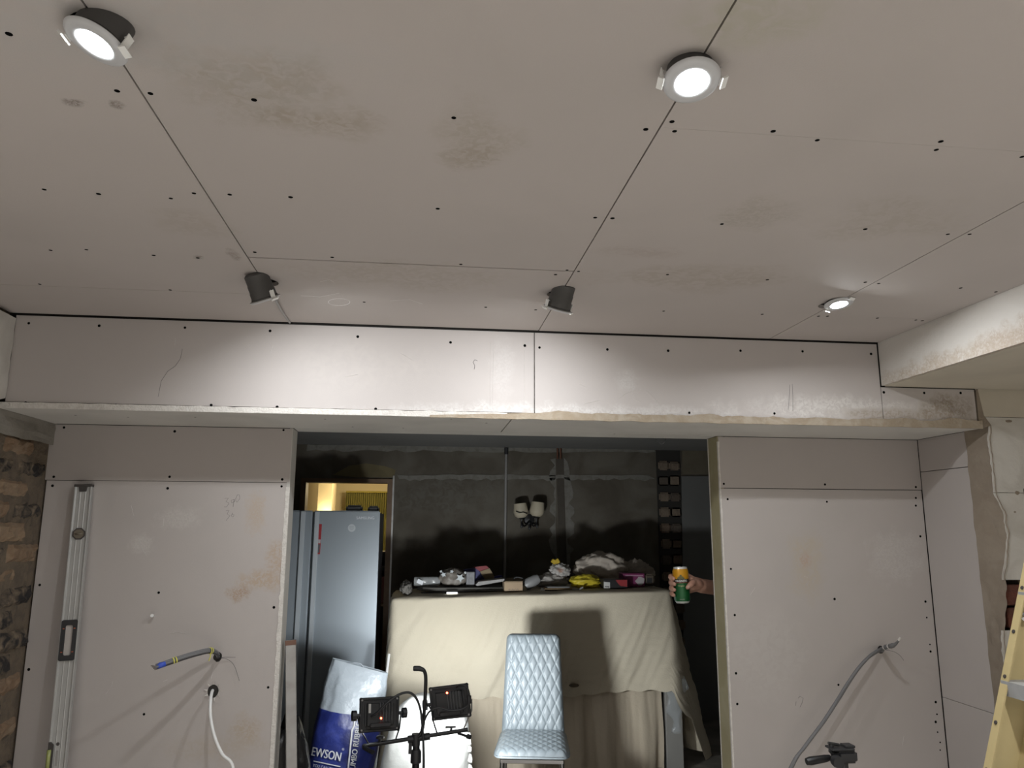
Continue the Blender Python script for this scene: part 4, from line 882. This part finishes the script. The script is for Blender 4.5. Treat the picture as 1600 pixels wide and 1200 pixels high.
mk('white_pole', MB().tube([PY(608, 1022, 5.25), PY(586, 1200, 4.98), (PY(583, 1230, 4.95).x, 4.93, .01)], .0085, 10), M_white, smooth=.6, label='thin white pole leaning against the left end of the dust sheet', cat='pole')
# ------------------------------------------------------------------ things on the draped table
def tz_(x): return topz(x)+.009
def ext(x0, x1, yt, Y):
    a, b = PY(x0, yt, Y), PY(x1, yt, Y); return a.x, b.x, (a.z+b.z)/2
def tbox(name, x0, x1, yt, Y, dep, m, label, cat, bevel=.003, rot=0, **k):
    a, b, z = ext(x0, x1, yt, Y); z0 = tz_((a+b)/2); c = V(((a+b)/2, Y+dep/2, (z+z0)/2))
    return mk(name, MB().box(c, (b-a, dep, max(.01, z-z0)), Matrix.Rotation(rot, 4, 'Z')), m, bevel=bevel, label=label, cat=cat, **k)
M_card = mat('brown_card', (.34, .25, .165), .85, var=.2, vscale=9); M_card2 = mat('dull_card', (.19, .145, .09), .85)
# dark tapered board on feet carrying things
Yb = 5.62; a, b, zb = ext(652, 789, 918.5, Yb)
bo = empty('ironing_board', ((a+b)/2, Yb+.1, tz_(a)), 'dark tapered ironing board lying flat on the draped table', 'ironing board')
M_bd = mat('board_cover', (.10, .095, .085), .8, var=.4, vscale=10); M_bm = mat('board_metal', (.14, .135, .125), .5)
out = [(a+.0, Yb+.12), (a+.04, Yb+.03), (a+.14, Yb-.01), (b, Yb-.02), (b, Yb+.30), (a+.14, Yb+.27), (a+.04, Yb+.22)]
mk('deck', MB().prism([(x, y, zb-.012) for x, y in out], (0, 0, .014)), M_bd, bo, bevel=.004)
mk('rim_tube', MB().tube([(x, y, zb-.016) for x, y in out[:4]], .007, 8), M_bm, bo, smooth=.6)
mk('folded_leg', MB().tube([(a+.03, Yb+.03, zb-.04), (b, Yb, tz_(b)+.012)], .008, 8), M_bm, bo)
for x in (a+.05, b-.08): mk('foot', MB().tube([(x, Yb+.02, tz_(x)+.006), (x, Yb+.25, tz_(x)+.006)], .008, 8).tube([(x, Yb+.12, tz_(x)+.006), (x, Yb+.12, zb-.01)], .007, 8), M_bm, bo)
dk = zb+.003
def onboard(x0, x1, yt, dy, dep): p0, p1, z = ext(x0, x1, yt, Yb+dy); return p0, p1, z
M_clear = mat('clear_tub', (.45, .46, .46), .15, alpha=.5, spec=.8)
p0, p1, z = onboard(647, 688, 902, .05, .14)
ct_ = empty('clear_tub', ((p0+p1)/2, Yb+.12, dk), 'clear ribbed plastic tub lying on the ironing board', 'tub')
mk('tub_wall', MB().lathe([(.5*(z-dk)*k_, x_) for k_, x_ in ((.0, 0), (.9, 0), (1, .01), (1, .04), (.94, .045), (1, .05), (1, .10), (.94, .105), (1, .11), (1, p1-p0-.02), (.8, p1-p0), (0, p1-p0))], 20, basis((0, 1, 0), (0, 0, 1), (1, 0, 0), (p0, Yb+.12, (z+dk)/2)), cap=False), M_clear, ct_, smooth=.6)
mk('paper_inside', MB().box(((p0+p1)/2-.05, Yb+.075, (z+dk)/2), (.045, .006, .03), Matrix.Rotation(.4, 4, 'Y')), mat('white_paper', (.65, .67, .70), .6), ct_)
# patterned soft bag with pale star
p0, p1, z = onboard(686, 731, 890, .03, .12)
M_pat = mat('patterned_cloth', (.14, .12, .10), .8, var=1, vscale=22, col2=(.28, .26, .235))
pb_ = mk('patterned_bag', blob(((p0+p1)/2, Yb+.12, dk), ((p1-p0)/2*.98, .08, (z-dk)/1.75), .16, 2.2, 5, fold=.1), M_pat, smooth=True, label='lumpy dark patterned bag with pale stars on the ironing board', cat='bag')
M_star = mat('pale_star', (.42, .45, .46), .6)
for cx, cy, r, a0 in ((719, 903, 7, .2), (693, 898, 4.5, .6), (706, 893, 3.2, 0), (689, 893, 2.5, .3), (727, 895, 2.5, .1)):
    pts = [(cx+(r if k % 2 == 0 else r*.5)*math.cos(a0+k*math.pi/5), cy+(r if k % 2 == 0 else r*.5)*math.sin(a0+k*math.pi/5)) for k in range(10)]
    mk('star', MB().prism([PY(x, y, Yb+.022) for x, y in pts], (0, .02, 0)), M_star, pb_)
p0, p1, z = onboard(729, 742, 894, .04, .05)
mk('grey_carton', MB().box(((p0+p1)/2, Yb+.09, (z+dk)/2), (p1-p0, .06, z-dk)), mat('grey_carton', (.20, .20, .21), .7, var=.6, vscale=40), bevel=.003, label='small grey carton standing on the ironing board beside the patterned bag', cat='carton')
mk('paper_pile', MB().prism([PY(743, 914, Yb), PY(748, 909, Yb), PY(788, 904.5, Yb), PY(789, 908, Yb), PY(746, 915.5, Yb)], (0, .16, 0)), mat('magazine_paper', (.27, .26, .25), .6, var=.5, vscale=30), label='limp pile of papers lying along the ironing board', cat='papers')
# blue, red and brown packet
pk = empty('card_packet', PY(758, 906, Yb+.2), 'blue and red card packet tipped open behind the papers', 'packet')
mk('blue_side', MB().prism([PY(724, 890, Yb+.2), PY(745, 887, Yb+.2), PY(758, 906, Yb+.2), PY(735, 909, Yb+.2)], (0, .05, 0)), mat('dark_blue_card', (.02, .022, .11), .6), pk)
mk('red_flap', MB().prism([PY(740, 886, Yb+.18), PY(760, 884, Yb+.18), PY(766, 889, Yb+.18), PY(750, 893, Yb+.18)], (0, .05, 0)), mat('dark_red_card', (.17, .015, .02), .6), pk)
mk('brown_side', MB().prism([PY(750, 893, Yb+.17), PY(765, 888, Yb+.17), PY(773, 902, Yb+.17), PY(765, 907, Yb+.17), PY(758, 906, Yb+.17)], (0, .05, 0)), M_card2, pk)
mk('blue_base', MB().prism([PY(772, 901, Yb+.19), PY(784, 899, Yb+.19), PY(788, 906, Yb+.19), PY(770, 907, Yb+.19)], (0, .05, 0)), mat('blue_card', (.02, .02, .16), .6), pk)
tbox('sliver', 698, 715, 926.5, 5.52, .04, mat('self_lit_white', (.8, .8, .8), .3, emit=(.9, .95, 1), estr=.5), 'bright white phone edge lying under the ironing board', 'sliver', bevel=.002)  # small white object, its brightness put in as weak emission
tbox('card_sleeve', 722, 754, 922.5, 5.66, .16, M_card2, 'plain brown card box tucked under the ironing board', 'box')
p0, p1, z = ext(626, 644, 912, 5.56)
mk('grey_rag', blob(((p0+p1)/2, 5.60, tz_(p0)), ((p1-p0)/2, .09, .05), .3, 2.5, 11, fold=.3), mat('grey_rag', (.16, .15, .135), .9), smooth=True, label='grey rag bunched at the tip of the ironing board', cat='rag')
cb_ = tbox('cardboard_box', 788, 817, 909, 5.54, .12, M_card, 'small brown cardboard box with a row of dark letters', 'box')
mk('printed_letters', text_on('RSDCO', 4.6, lambda x, y: PY(802.5+x*1.05, 922-y, 5.5395)), M_cap, cb_)
mk('top_flap', MB().prism([PY(789, 908.8, 5.54), PY(817, 908.8, 5.54), PY(818, 903.5, 5.70), PY(791, 903.5, 5.70)], (0, 0, .003)), M_card2, cb_)
mk('black_clip', MB().tube(catmull([PY(802, 905.5, 5.60), PY(806, 902, 5.60), PY(815, 903, 5.6), PY(818, 906, 5.6)], 4), .006, 8), M_blk, cb_, smooth=True)
# grey kettle like jug with ring handle
c = PY(832, 920, 5.60); z0 = tz_(c.x)
M_jug = mat('dull_grey_plastic', (.20, .20, .20), .4)
jg = empty('jug', (c.x, 5.64, z0), 'dull grey plastic jug lying with its ring handle up beside the cardboard box', 'jug')
mk('jug_body', MB().lathe([(0, -.06), (.036, -.06), (.042, -.04), (.038, .03), (.028, .055), (0, .055)], 20, basis((0, 1, 0), (-.45, 0, .89), (.89, 0, .45), (c.x+.005, 5.64, z0+.058)), cap=False), M_jug, jg, smooth=.6)
mk('jug_handle', MB().tube([PY(829+8.5*math.cos(t), 912+7*math.sin(t), 5.62) for t in [2.6+k*.42 for k in range(9)]], .007, 8), M_jug, jg, smooth=.6)
mk('jug_lid', MB().lathe([(0, 0), (.018, 0), (.018, .03), (0, .03)], 14, frame((.8, -.2, -.2), PY(845, 922, 5.6)), cap=False), M_white, jg, smooth=.6)
M_wc = mat('white_cloth', (.34, .315, .29), .9, var=.4, vscale=10, bump=.3, bscale=30)
def lump(name, x0, x1, yt, Y, dep, m, seed, label, cat, amp=.25, fold=.3, base=None, sc=2.0, nu=56, nv=32):
    a, b, z = ext(x0, x1, yt, Y); zb_ = tz_((a+b)/2) if base is None else base; h = (z-zb_)/1.8
    return mk(name, blob(((a+b)/2, Y+dep/2, zb_), ((b-a)/2, dep/2, h), amp, sc, seed, fold=fold, nu=nu, nv=nv), m, smooth=True, label=label, cat=cat)
lump('folded_garment', 838, 890, 897, 5.74, .20, M_wc, 21, 'pale folded garment heaped behind the wooden tray', 'garment')
zg = PY(880, 900, 5.80).z
fb = lump('flowered_packet', 861, 893, 881, 5.78, .12, mat('white_packet', (.36, .34, .32), .6, stains=[(tuple(PY(874, 891, 5.82)), (.03, .1, .025), (.30, .13, .07), .9, 20)]), 25, 'crumpled white packet with a yellow top perched on the pale garment', 'packet', base=zg-.01)
mk('yellow_top', MB().prism([PY(x, y, 5.84) for x, y in ((861, 878), (864, 873), (868, 875), (872, 872), (875, 877), (876, 884), (867, 883))], (0, .03, 0)), mat('yellow_paper', (.42, .29, .02), .7), fb, bevel=.004)
tr = tbox('wooden_tray', 851, 896, 919.5, 5.55, .14, mat('dull_wood', (.26, .18, .10), .7, var=.4, vscale=20), 'shallow wooden tray lying before the pale garment', 'tray')
mk('tray_inset', MB().bb(PY(856, 920, 5.55).x, PY(891, 920, 5.55).x, 5.57, 5.67, PY(870, 919.5, 5.55).z-.001, PY(870, 917.5, 5.55).z), M_jug, tr)
0 and mk('wire_stand', MB().tube(catmull([PY(859, 919, 5.6), PY(862, 912, 5.6), PY(869, 907, 5.6), PY(875, 913, 5.6), PY(880, 917, 5.6)], 4), .005, 8), M_jug, tr, smooth=True)
lump('yellow_bag', 894, 944, 899, 5.60, .18, mat('yellow_plastic', (.50, .40, .03), .5, var=.4, vscale=14, col2=(.36, .27, .02), bump=.4, bscale=26), 33, 'crumpled yellow plastic bag between the wooden tray and the black box', 'bag', amp=.18, fold=.22, sc=2.2)
mk('grey_clamp', MB().tube(catmull([PY(894, 925, 5.53), PY(903, 924, 5.53), PY(908, 919, 5.53), PY(911, 918, 5.53)], 4), .007, 8).box(PY(899, 923, 5.55), (.05, .03, .03)), M_jug, smooth=.5, label='small grey clamp lying in front of the yellow bag', cat='clamp')
zc0 = PY(950, 905, 5.82).z
# big cloth bundle with swirled folds
p0, p1, z = ext(905, 988, 867, 5.86)
def bun(u, v):
    th = 2*math.pi*u; ph = math.pi*(v*.996+.002); d = V((math.sin(ph)*math.cos(th), math.sin(ph)*math.sin(th), -math.cos(ph)))
    q = d*1.6; sw = abs(math.sin(6*(d.x*.8+d.z*.5)+3*noise.noise(q)))
    k = 1+.2*noise.noise(q*1.2+V((4, 2, 0)))+.13*sw+.10*noise.noise(q*3.5)
    c = V(((p0+p1)/2, 5.98, tz_(p0))); h = (z-tz_(p0))
    return c+V((d.x*(p1-p0)/2*k*(1.0 if d.z < .3 else 1-.15*(d.z-.3)), d.y*.14*k, max(0, h*.5+d.z*h*.52*k)))
M_bun = mat('cream_cloth', (.43, .375, .32), .9, bump=.3, bscale=40)
bu = mk('cloth_bundle', MB().grid(bun, 80, 48, cu=True), M_bun, smooth=True, label='big bundle of cream cloth heaped behind the yellow bag', cat='cloth')
mk('trailing_end', blob((p1+.07, 5.98, tz_(p1)), (.13, .10, .095), .3, 2.2, 41, fold=.3), M_bun, bu, smooth=True)
bk = tbox('black_box', 943, 981, 905.5, 5.54, .12, mat('black_card', (.018, .017, .018), .45), 'black printed box with a red corner and white end label', 'box')
mk('red_corner', MB().prism([PY(x, y, 5.5395) for x, y in [(962, 906)]+[(962+1+k*2, 908+8*math.sin(k*.35)) for k in range(1, 6)]+[(980, 917), (980, 906)]], (0, .001, 0)), mat('red_print', (.28, .03, .035), .5), bk)
mk('white_label', MB().prism([PY(943.5, 909, 5.5395), PY(953, 910, 5.5395), PY(953.5, 926.5, 5.5395), PY(943.5, 926, 5.5395)], (0, .001, 0)), mat('label_paper', (.50, .49, .47), .6), bk)
mk('label_lines', MB().prism([PY(945, 916, 5.539), PY(952, 916.3, 5.539), PY(952, 917.6, 5.539), PY(945, 917.3, 5.539)], (0, .0005, 0)), M_cap, bk)
mg = tbox('magenta_pack', 974, 1007, 896, 5.62, .14, mat('magenta_card', (.17, .025, .09), .5, var=.3, vscale=20), 'magenta pack with a pale picture beside the black box', 'box')
mk('pale_picture', MB().prism([PY(1000+6.5*math.cos(k*.63)*(1+.35*math.sin(3*k)), 908+7*math.sin(k*.63), 5.6195) for k in range(10)], (0, .001, 0)), mat('pale_print', (.36, .33, .33), .6), mg)
mk('header_line', MB().prism([PY(977, 898.5, 5.6195), PY(1005, 898.5, 5.6195), PY(1005, 900.3, 5.6195), PY(977, 900.3, 5.6195)], (0, .001, 0)), mat('pink_print', (.36, .20, .28), .6), mg)
mk('barcode', MB().prism([PY(997, 919, 5.6195), PY(1006, 919, 5.6195), PY(1006, 924, 5.6195), PY(997, 924, 5.6195)], (0, .001, 0)), mat('barcode_white', (.45, .42, .43), .6), mg)
jr = tbox('storage_jar', 1008, 1023, 897, 5.63, .10, mat('brown_jar', (.10, .08, .06), .35), 'dark brown squat jar standing at the end of the row beside the magenta pack', 'jar', bevel=.012, seg=3)
mk('jar_mark', MB().prism([PY(1011, 903, 5.6295), PY(1019, 903, 5.6295), PY(1019, 911, 5.6295), PY(1011, 911, 5.6295)], (0, .001, 0)), M_blk, jr)

# ------------------------------------------------------------------ wall lamp, pipes
M_shade = mat('cream_shade', (.50, .44, .33), .6)
wlp = empty('wall_lamp', PY(827, 818, YF-.02), 'twin cream shaded wall lamp on the bare far wall, one shade broken', 'wall lamp')
mk('back_plate', MB().lathe([(0, 0), (.05, 0), (.045, .015), (0, .02)], 20, frame((0, -1, 0), PY(827, 812, YF)), cap=False), M_blk2, wlp, smooth=.6)
for cx, cy in ((815, 799), (838, 797)):
    c = PY(cx, cy+10, YF-.14)
    sh_ = mk('shade', MB().lathe([(.035, 0), (.058, .02), (.066, .05), (.060, .09), (.056, .125), (.053, .125), (.057, .09), (.062, .05), (.055, .022), (.03, .004)], 24, Matrix.Translation(c) @ Matrix.Rotation(.12*(1 if cx > 820 else -1), 4, 'Y'), cap=False), M_shade, wlp, smooth=.8)
    mk('arm', MB().tube(catmull([PY(827, 814, YF-.02), PY(cx*.6+827*.4, 822, YF-.08), PY(cx, 817, YF-.13), c+V((0, 0, .004))], 5), .008, 8), M_blk2, wlp, smooth=True)
    mk('cup', MB().lathe([(0, -.012), (.025, -.01), (.036, .004), (.02, .004)], 16, Matrix.Translation(c), cap=False), M_blk2, wlp, smooth=.6)
mk('crack', MB().tube([PY(806, 799, YF-.21), PY(812, 801, YF-.212), PY(818, 800, YF-.212), PY(824, 803, YF-.21)], .004, 6), M_blk2, wlp)
for k in range(3): mk('pendant_drop', MB().lathe([(0, -.03), (.012, -.012), (.006, .02), (0, .02)], 10, Matrix.Translation(PY(815+12*k, 821+3*(k == 1), YF-.06)), cap=False), M_blk, wlp, smooth=True)
pe = empty('conduit_pipe', PY(791, 906, YF-.03), 'grey conduit pipe running down the bare far wall', 'pipe')
mk('tube', MB().tube([PY(791, 706, YF-.03), PY(788, 935, YF-.03)], .012, 12), mat('conduit_grey', (.26, .25, .24), .5), pe, smooth=.6)
mk('top_bend', MB().tube([PY(791, 700, YF-.03), PY(791, 710, YF-.03)], .018, 12), M_blk, pe, smooth=.6)
M_copper = mat('old_copper', (.15, .07, .045), .5, metal=.5)
for x in (871, 876): mk('copper_pipe', MB().tube([PY(x, 697, YF-.03), PY(x, 717, YF-.03)], .009, 10), M_copper, smooth=.6, label='short copper pipe end hanging below the dark ceiling', cat='pipe', group='pair of copper pipe ends')
mk('ceiling_wire', MB().tube(catmull([PZ(1024, 686, ZC-.012), PY(1028, 690, 5.6)+V((0, 0, -.0)), PY(1034, 694, 5.6), PY(1039, 690, 5.6), PZ(1041, 684, ZC-.012)], 5), .003, 6), M_lead, smooth=True, label='thin loop of wire hanging from the dark ceiling', cat='wire')

# ------------------------------------------------------------------ lit room behind the doorway
YC = 9.35; a, b = PY(541, 768, YC), PY(640, 768, YC); hb = .006
def cur(u, v):
    x = a.x+(b.x-a.x)*u; ple = 30 if v < .16 else 15
    am = .02 if v < .16 else .045*(.4+.6*v)
    return V((x, YC+am*math.sin(2*math.pi*ple*u*(1 if v < .16 else 1)), a.z+(hb-a.z)*v))
cu_ = mk('curtain', MB().grid(cur, 240, 40), mat('mustard_curtain', (.20, .185, .055), .8), smooth=True, label='mustard pleated curtain hanging in the lit room past the doorway', cat='curtain', solid=.003)
mk('heading_tape', MB().bb(a.x, b.x, YC-.035, YC-.028, a.z-.012, a.z+.006), mat('heading', (.30, .25, .05), .8), cu_)
c1, c2 = PY(588, 862, 7.35), PY(616, 862, 7.35)
sh2 = empty('dark_cabinet', ((c1.x+c2.x)/2+.1, 7.5, 0), 'dark open shelf cabinet just inside the lit room', 'cabinet')
M_dk = mat('dark_wood', (.03, .022, .018), .6)
mk('carcass', MB().bb(c1.x, c1.x+.02, 7.35, 7.7, 0, c1.z).bb(c1.x+.48, c1.x+.5, 7.35, 7.7, 0, c1.z).bb(c1.x+.02, c1.x+.48, 7.68, 7.7, 0, c1.z), M_dk, sh2)
for y in (862, 884, 944, 1000, 1060): z = PY(596, y, 7.35).z; mk('shelf', MB().bb(c1.x+.02, c1.x+.48, 7.36, 7.68, z-.02, z), M_dk if y != 944 else mat('light_edge', (.22, .16, .1), .6), sh2)
z = PY(596, 942, 7.4).z; mk('red_folder', MB().bb(c1.x+.03, c1.x+.09, 7.38, 7.6, z, z+.24), mat('folder_red', (.10, .02, .015), .6), label='dull red folder on the shelf of the dark cabinet', cat='folder')
c = PY(508, 806, 8.5)
up = empty('wall_uplighter', (c.x, 8.55, c.z-.06), 'small uplighter glowing on the cream pillar in the lit room', 'lamp')
mk('bowl', MB().lathe([(0, -.05), (.05, -.03), (.075, .0), (.07, .0), (.045, -.025), (0, -.042)], 20, Matrix.Translation((c.x, 8.515, c.z)), cap=False), M_white, up, smooth=.7)
L = bpy.data.lights.new('uplighter_bulb', 'POINT'); L.energy = WARM_W*.12; L.color = (1, .78, .42); L.shadow_soft_size = .03
link(bpy.data.objects.new('uplighter_light', L), up, Matrix.Translation((c.x, 8.5, c.z+.03)))
pend = empty('ceiling_globe', (-.6, 8.4, ZC-.25), 'round glass ceiling lamp lighting the room past the doorway', 'lamp')
mk('globe', MB().lathe([(.0, -.1), (.06, -.08), (.1, 0), (.08, .06), (.03, .09), (0, .09)], 20, Matrix.Translation((-.6, 8.4, ZC-.12)), cap=False), mat('lit_globe', (1, .9, .6), .3, emit=(1, .8, .4), estr=4), pend, smooth=True)
mk('stem', MB().tube([(-.6, 8.4, ZC-.05), (-.6, 8.4, ZC+.02)], .01, 8), M_white, pend)
L = bpy.data.lights.new('globe_bulb', 'POINT'); L.energy = WARM_W; L.color = (1, .80, .48); L.shadow_soft_size = .08
link(bpy.data.objects.new('globe_light', L), pend, Matrix.Translation((-.6, 8.4, ZC-.30)))

# ------------------------------------------------------------------ drink can
YCN = 3.33
cb0, ct0 = PY(1066.5, 942, YCN), PY(1062.5, 886, YCN)
ax = (ct0-cb0); CHT = ax.length; ax.normalize(); CF = frame(ax, cb0, (1, 0, 0)); RC = .0345
can = empty('drink_can', cb0, 'green and orange tall drink can held out past the right jamb', 'can', M=CF)
M_can = mat('can_print', (.05, .2, .05), .28, metal=.25, bands=(0, CHT, [(0, (.55, .56, .54)), (.055, (.012, .10, .03)), (.565, (.30, .03, .02)), (.575, (.012, .012, .014)), (.675, (.62, .30, .02)), (.955, (.6, .6, .58))]))
mk('can_shell', MB().lathe([(0, .004), (.022, .003), (.026, 0), (.029, .004), (RC, .013), (RC, CHT-.018), (.030, CHT-.004), (.029, CHT), (.0275, CHT), (.026, CHT-.006), (0, CHT-.006)], 40, cap=False), M_can, can, smooth=.7, M=CF)
def cpt(x, y): # x metres along circumference (0 = facing camera), y height
    an = -math.pi/2-.33+x/RC; r = RC+.0005; return V((r*math.cos(an), r*math.sin(an), y))
mk('printed_name', text_on('MAGNERS', .0135, lambda x, y: cpt(x*.92, CHT*.624+y)), mat('can_white', (.85, .85, .82), .4), can, M=CF)
mk('printed_script', text_on('Original', .0085, lambda x, y: cpt(x, CHT*.49+y)), mat('can_gold', (.50, .45, .25), .4), can, M=CF)
mk('printed_small', text_on('IRISH CIDER', .004, lambda x, y: cpt(x, CHT*.12+y)), mat('can_pale', (.5, .5, .45), .4), can, M=CF)
em = [(-.016, 0), (-.016, .008), (-.012, .006), (-.010, .013), (-.006, .011), (-.004, .018), (0, .020), (.004, .018), (.006, .011), (.010, .013), (.012, .006), (.016, .008), (.016, 0)]
mk('emblem', MB().add([cpt(x, CHT*.674+y) for x, y in em]+[cpt(x, CHT*.674) for x, y in em], [(k, k+1, 14+k, 13+k) for k in range(12)]), mat('emblem_dark', (.10, .10, .04), .5), can, M=CF)
mk('ring_pull', MB().tube([(-.008, 0, CHT-.003), (-.004, .007, CHT-.001), (.006, .006, CHT), (.008, 0, CHT), (.004, -.006, CHT), (-.006, -.004, CHT-.002)], .0016, 6), M_chrome, can, M=CF)

# ------------------------------------------------------------------ person behind the partition, arm reaching out
M_skin = mat('skin', (.42, .235, .17), .55, var=.3, vscale=30, col2=(.34, .16, .115), bump=.08, bscale=120)
M_nail = mat('nail', (.52, .33, .27), .35)
cc = cb0+ax*(CHT*.5)
def ring(phi, r, z): return cc+V((r*math.cos(math.radians(phi)), r*math.sin(math.radians(phi)), z))+V((ax.x, ax.y, 0))*z
per_ = empty('person', (1.95, 3.62, 0), 'person mostly hidden behind the right partition, bare forearm reaching out with the can', 'person')
mb = MB()
def cap_tube(pts, r, n=12):
    pts = [V(p) for p in pts]; mb.tube(pts, r, n)
    for p_, rr in ((pts[0], r[0]), (pts[-1], r[-1])):
        mb.lathe([(rr*math.sin(math.pi*k/6)+1e-5, -rr*math.cos(math.pi*k/6)) for k in range(7)], 10, Matrix.Translation(p_))
wrist = cc+V((.112, .038, -.006)); elbow = V((1.50, 3.50, 1.365)); shd = V((1.80, 3.70, 1.44))
cap_tube([wrist+V((-.004, 0, 0)), wrist.lerp(elbow, .25), wrist.lerp(elbow, .6), elbow], [.029, .031, .039, .040], 16)
cap_tube([wrist+V((-.01, -.002, .012)), wrist.lerp(elbow, .3)+V((0, 0, .005))], [.019, .026], 12)
cap_tube([wrist+V((-.01, 0, -.014)), wrist.lerp(elbow, .3)+V((0, 0, -.008))], [.019, .026], 12)
cap_tube([elbow, elbow.lerp(shd, .5), shd], [.040, .046, .055], 16)
zf = (.040, .0165, -.008, -.031); rf = (.0112, .0116, .0112, .0100); tip = (205, 208, 205, 198)
for z_, r_, t_ in zip(zf, rf, tip):
    kn = ring(38, .052, z_*.95)
    cap_tube([wrist+V((-.012, .002, z_*.42)), wrist.lerp(kn, .55)+V((0, .006, 0)), kn], [.017, .0155, .0125], 12)
    arc = [kn]+[ring(p_, .044+(.003 if p_ in (80, 140) else 0), z_-.002*i) for i, p_ in enumerate((60, 80, 110, 140, 165, 185, t_))]
    cap_tube(arc, [.0122, r_*1.14, r_*1.14, r_*1.05, r_*1.1, r_, r_*.97, r_*.82], 10)
# thumb leaves the side of the palm and lies across the front of the can
tb0 = wrist+V((-.020, -.016, .006))
cap_tube([tb0, ring(2, .058, .008), ring(-28, .050, .010), ring(-52, .0465, .002), ring(-74, .0455, -.008)], [.020, .0175, .0135, .0128, .0098], 12)
cap_tube([wrist+V((-.01, 0, 0)), ring(14, .052, -.012)], [.022, .018], 12)
cap_tube([wrist+V((-.012, 0, .014)), ring(16, .053, .022)], [.018, .014], 12)
cap_tube([V((1.92, 3.60, 1.50)), V((1.91, 3.60, 1.60))], [.06, .055], 14)
hd = V((1.89, 3.60, 1.70))
def head(u, v):
    th = 2*math.pi*u; ph = math.pi*(v*.998+.001); d = V((math.sin(ph)*math.cos(th), math.sin(ph)*math.sin(th), -math.cos(ph)))
    x = d.x*(.098 if d.z > -.2 else .085); y = d.y*(.075 if d.z > -.2 else .065); z = d.z*(.115 if d.z > 0 else .125)
    f_ = max(0, -d.x)**4*math.exp(-(d.y*5)**2)
    x -= .024*f_*math.exp(-((d.z+.12)*5)**2)+.012*f_*math.exp(-((d.z+.75)*5)**2)
    x += .010*math.exp(-((abs(d.y)-.38)*7)**2-((d.z-.08)*7)**2)*(d.x < 0)
    return hd+V((x, y, z))
mb.grid(head, 32, 24, cu=True)
for s in (-1, 1): mb.lathe([(.001, -.008), (.02, -.006), (.026, .002), (.012, .006), (.001, .004)], 12, frame((0, s, 0), hd+V((.012, s*.077, -.01))))
bd = mk('body', mb, M_skin, per_, smooth=True); remesh(bd, .0028, 4)
def nail(c_, n_, s_): return mk('nail', MB().lathe([(0, .0012), (.0048*s_, .0008), (.0056*s_, -.0006)], 10, frame(n_, c_), cap=False), M_nail, bd, smooth=True)
q = ring(-70, .0455, -.006); nail(q+V((.0, -.0095, .001)), (.15, -1, .1), 1.1)
def cloth(name, segs, m, vox=.012):
    global mb
    mb = MB()
    for pts, r in segs: cap_tube(pts, r, 16)
    return remesh(mk(name, mb, m, per_, smooth=True), vox, 6)
M_top = mat('navy_tshirt', (.03, .035, .06), .9); M_tr = mat('dark_jeans', (.025, .03, .045), .9); M_hair = mat('brown_hair', (.05, .03, .02), .7); M_shoe = mat('work_boot', (.09, .06, .035), .7)
S2 = V((1.96, 3.62, 0))
cloth('t_shirt', [([S2+V((0, -.08, .98)), S2+V((0, -.08, 1.2)), S2+V((-.01, -.09, 1.40))], [.125, .13, .11]), ([S2+V((0, .06, .98)), S2+V((0, .06, 1.2)), S2+V((-.01, .06, 1.40))], [.125, .13, .11]), ([shd+V((.06, -.02, .02)), shd, elbow.lerp(shd, .45)], [.08, .07, .058]), ([S2+V((-.01, -.17, 1.42)), S2+V((0, -.23, 1.22)), S2+V((0, -.235, 1.14))], [.07, .055, .052])], M_top)
cloth('jeans', [([S2+V((0, s*.09, .97)), S2+V((-.02, s*.10, .52)), S2+V((.01, s*.11, .10))], [.125, .085, .065]) for s in (-1, 1)], M_tr)
for s in (-1, 1):
    mb = MB(); mb.grid(lambda u, v, s=s: V((S2.x+.01-.05+.14*(-math.cos(math.pi*v))*(1), S2.y+s*.11+.048*math.sin(math.pi*(v*.98+.01))**.5*math.cos(2*math.pi*u), max(0, .045+.05*math.sin(math.pi*(v*.98+.01))**.5*math.sin(2*math.pi*u)+(.03 if v > .55 else 0)))), 16, 16, cu=True)
    mk('boot', mb, M_shoe, per_, smooth=True)
mb = MB(); cap_tube([S2+V((0, -.235, 1.16)), S2+V((-.02, -.24, .98)), S2+V((-.05, -.235, .84))], [.042, .036, .028], 14)
la = mk('left_forearm', mb, M_skin, per_, smooth=True); remesh(la, .006, 4)
mb = MB(); mb.grid(lambda u, v: hd+V((.012, 0, .012))+V((math.sin(math.pi*(.42+.575*v))*math.cos(2*math.pi*u)*.106+(.018 if math.cos(2*math.pi*u) < -.3 else 0), math.sin(math.pi*(.42+.575*v))*math.sin(2*math.pi*u)*.084, -math.cos(math.pi*(.42+.575*v))*.118)), 32, 14, cu=True)
mk('hair', mb, M_hair, per_, smooth=True)
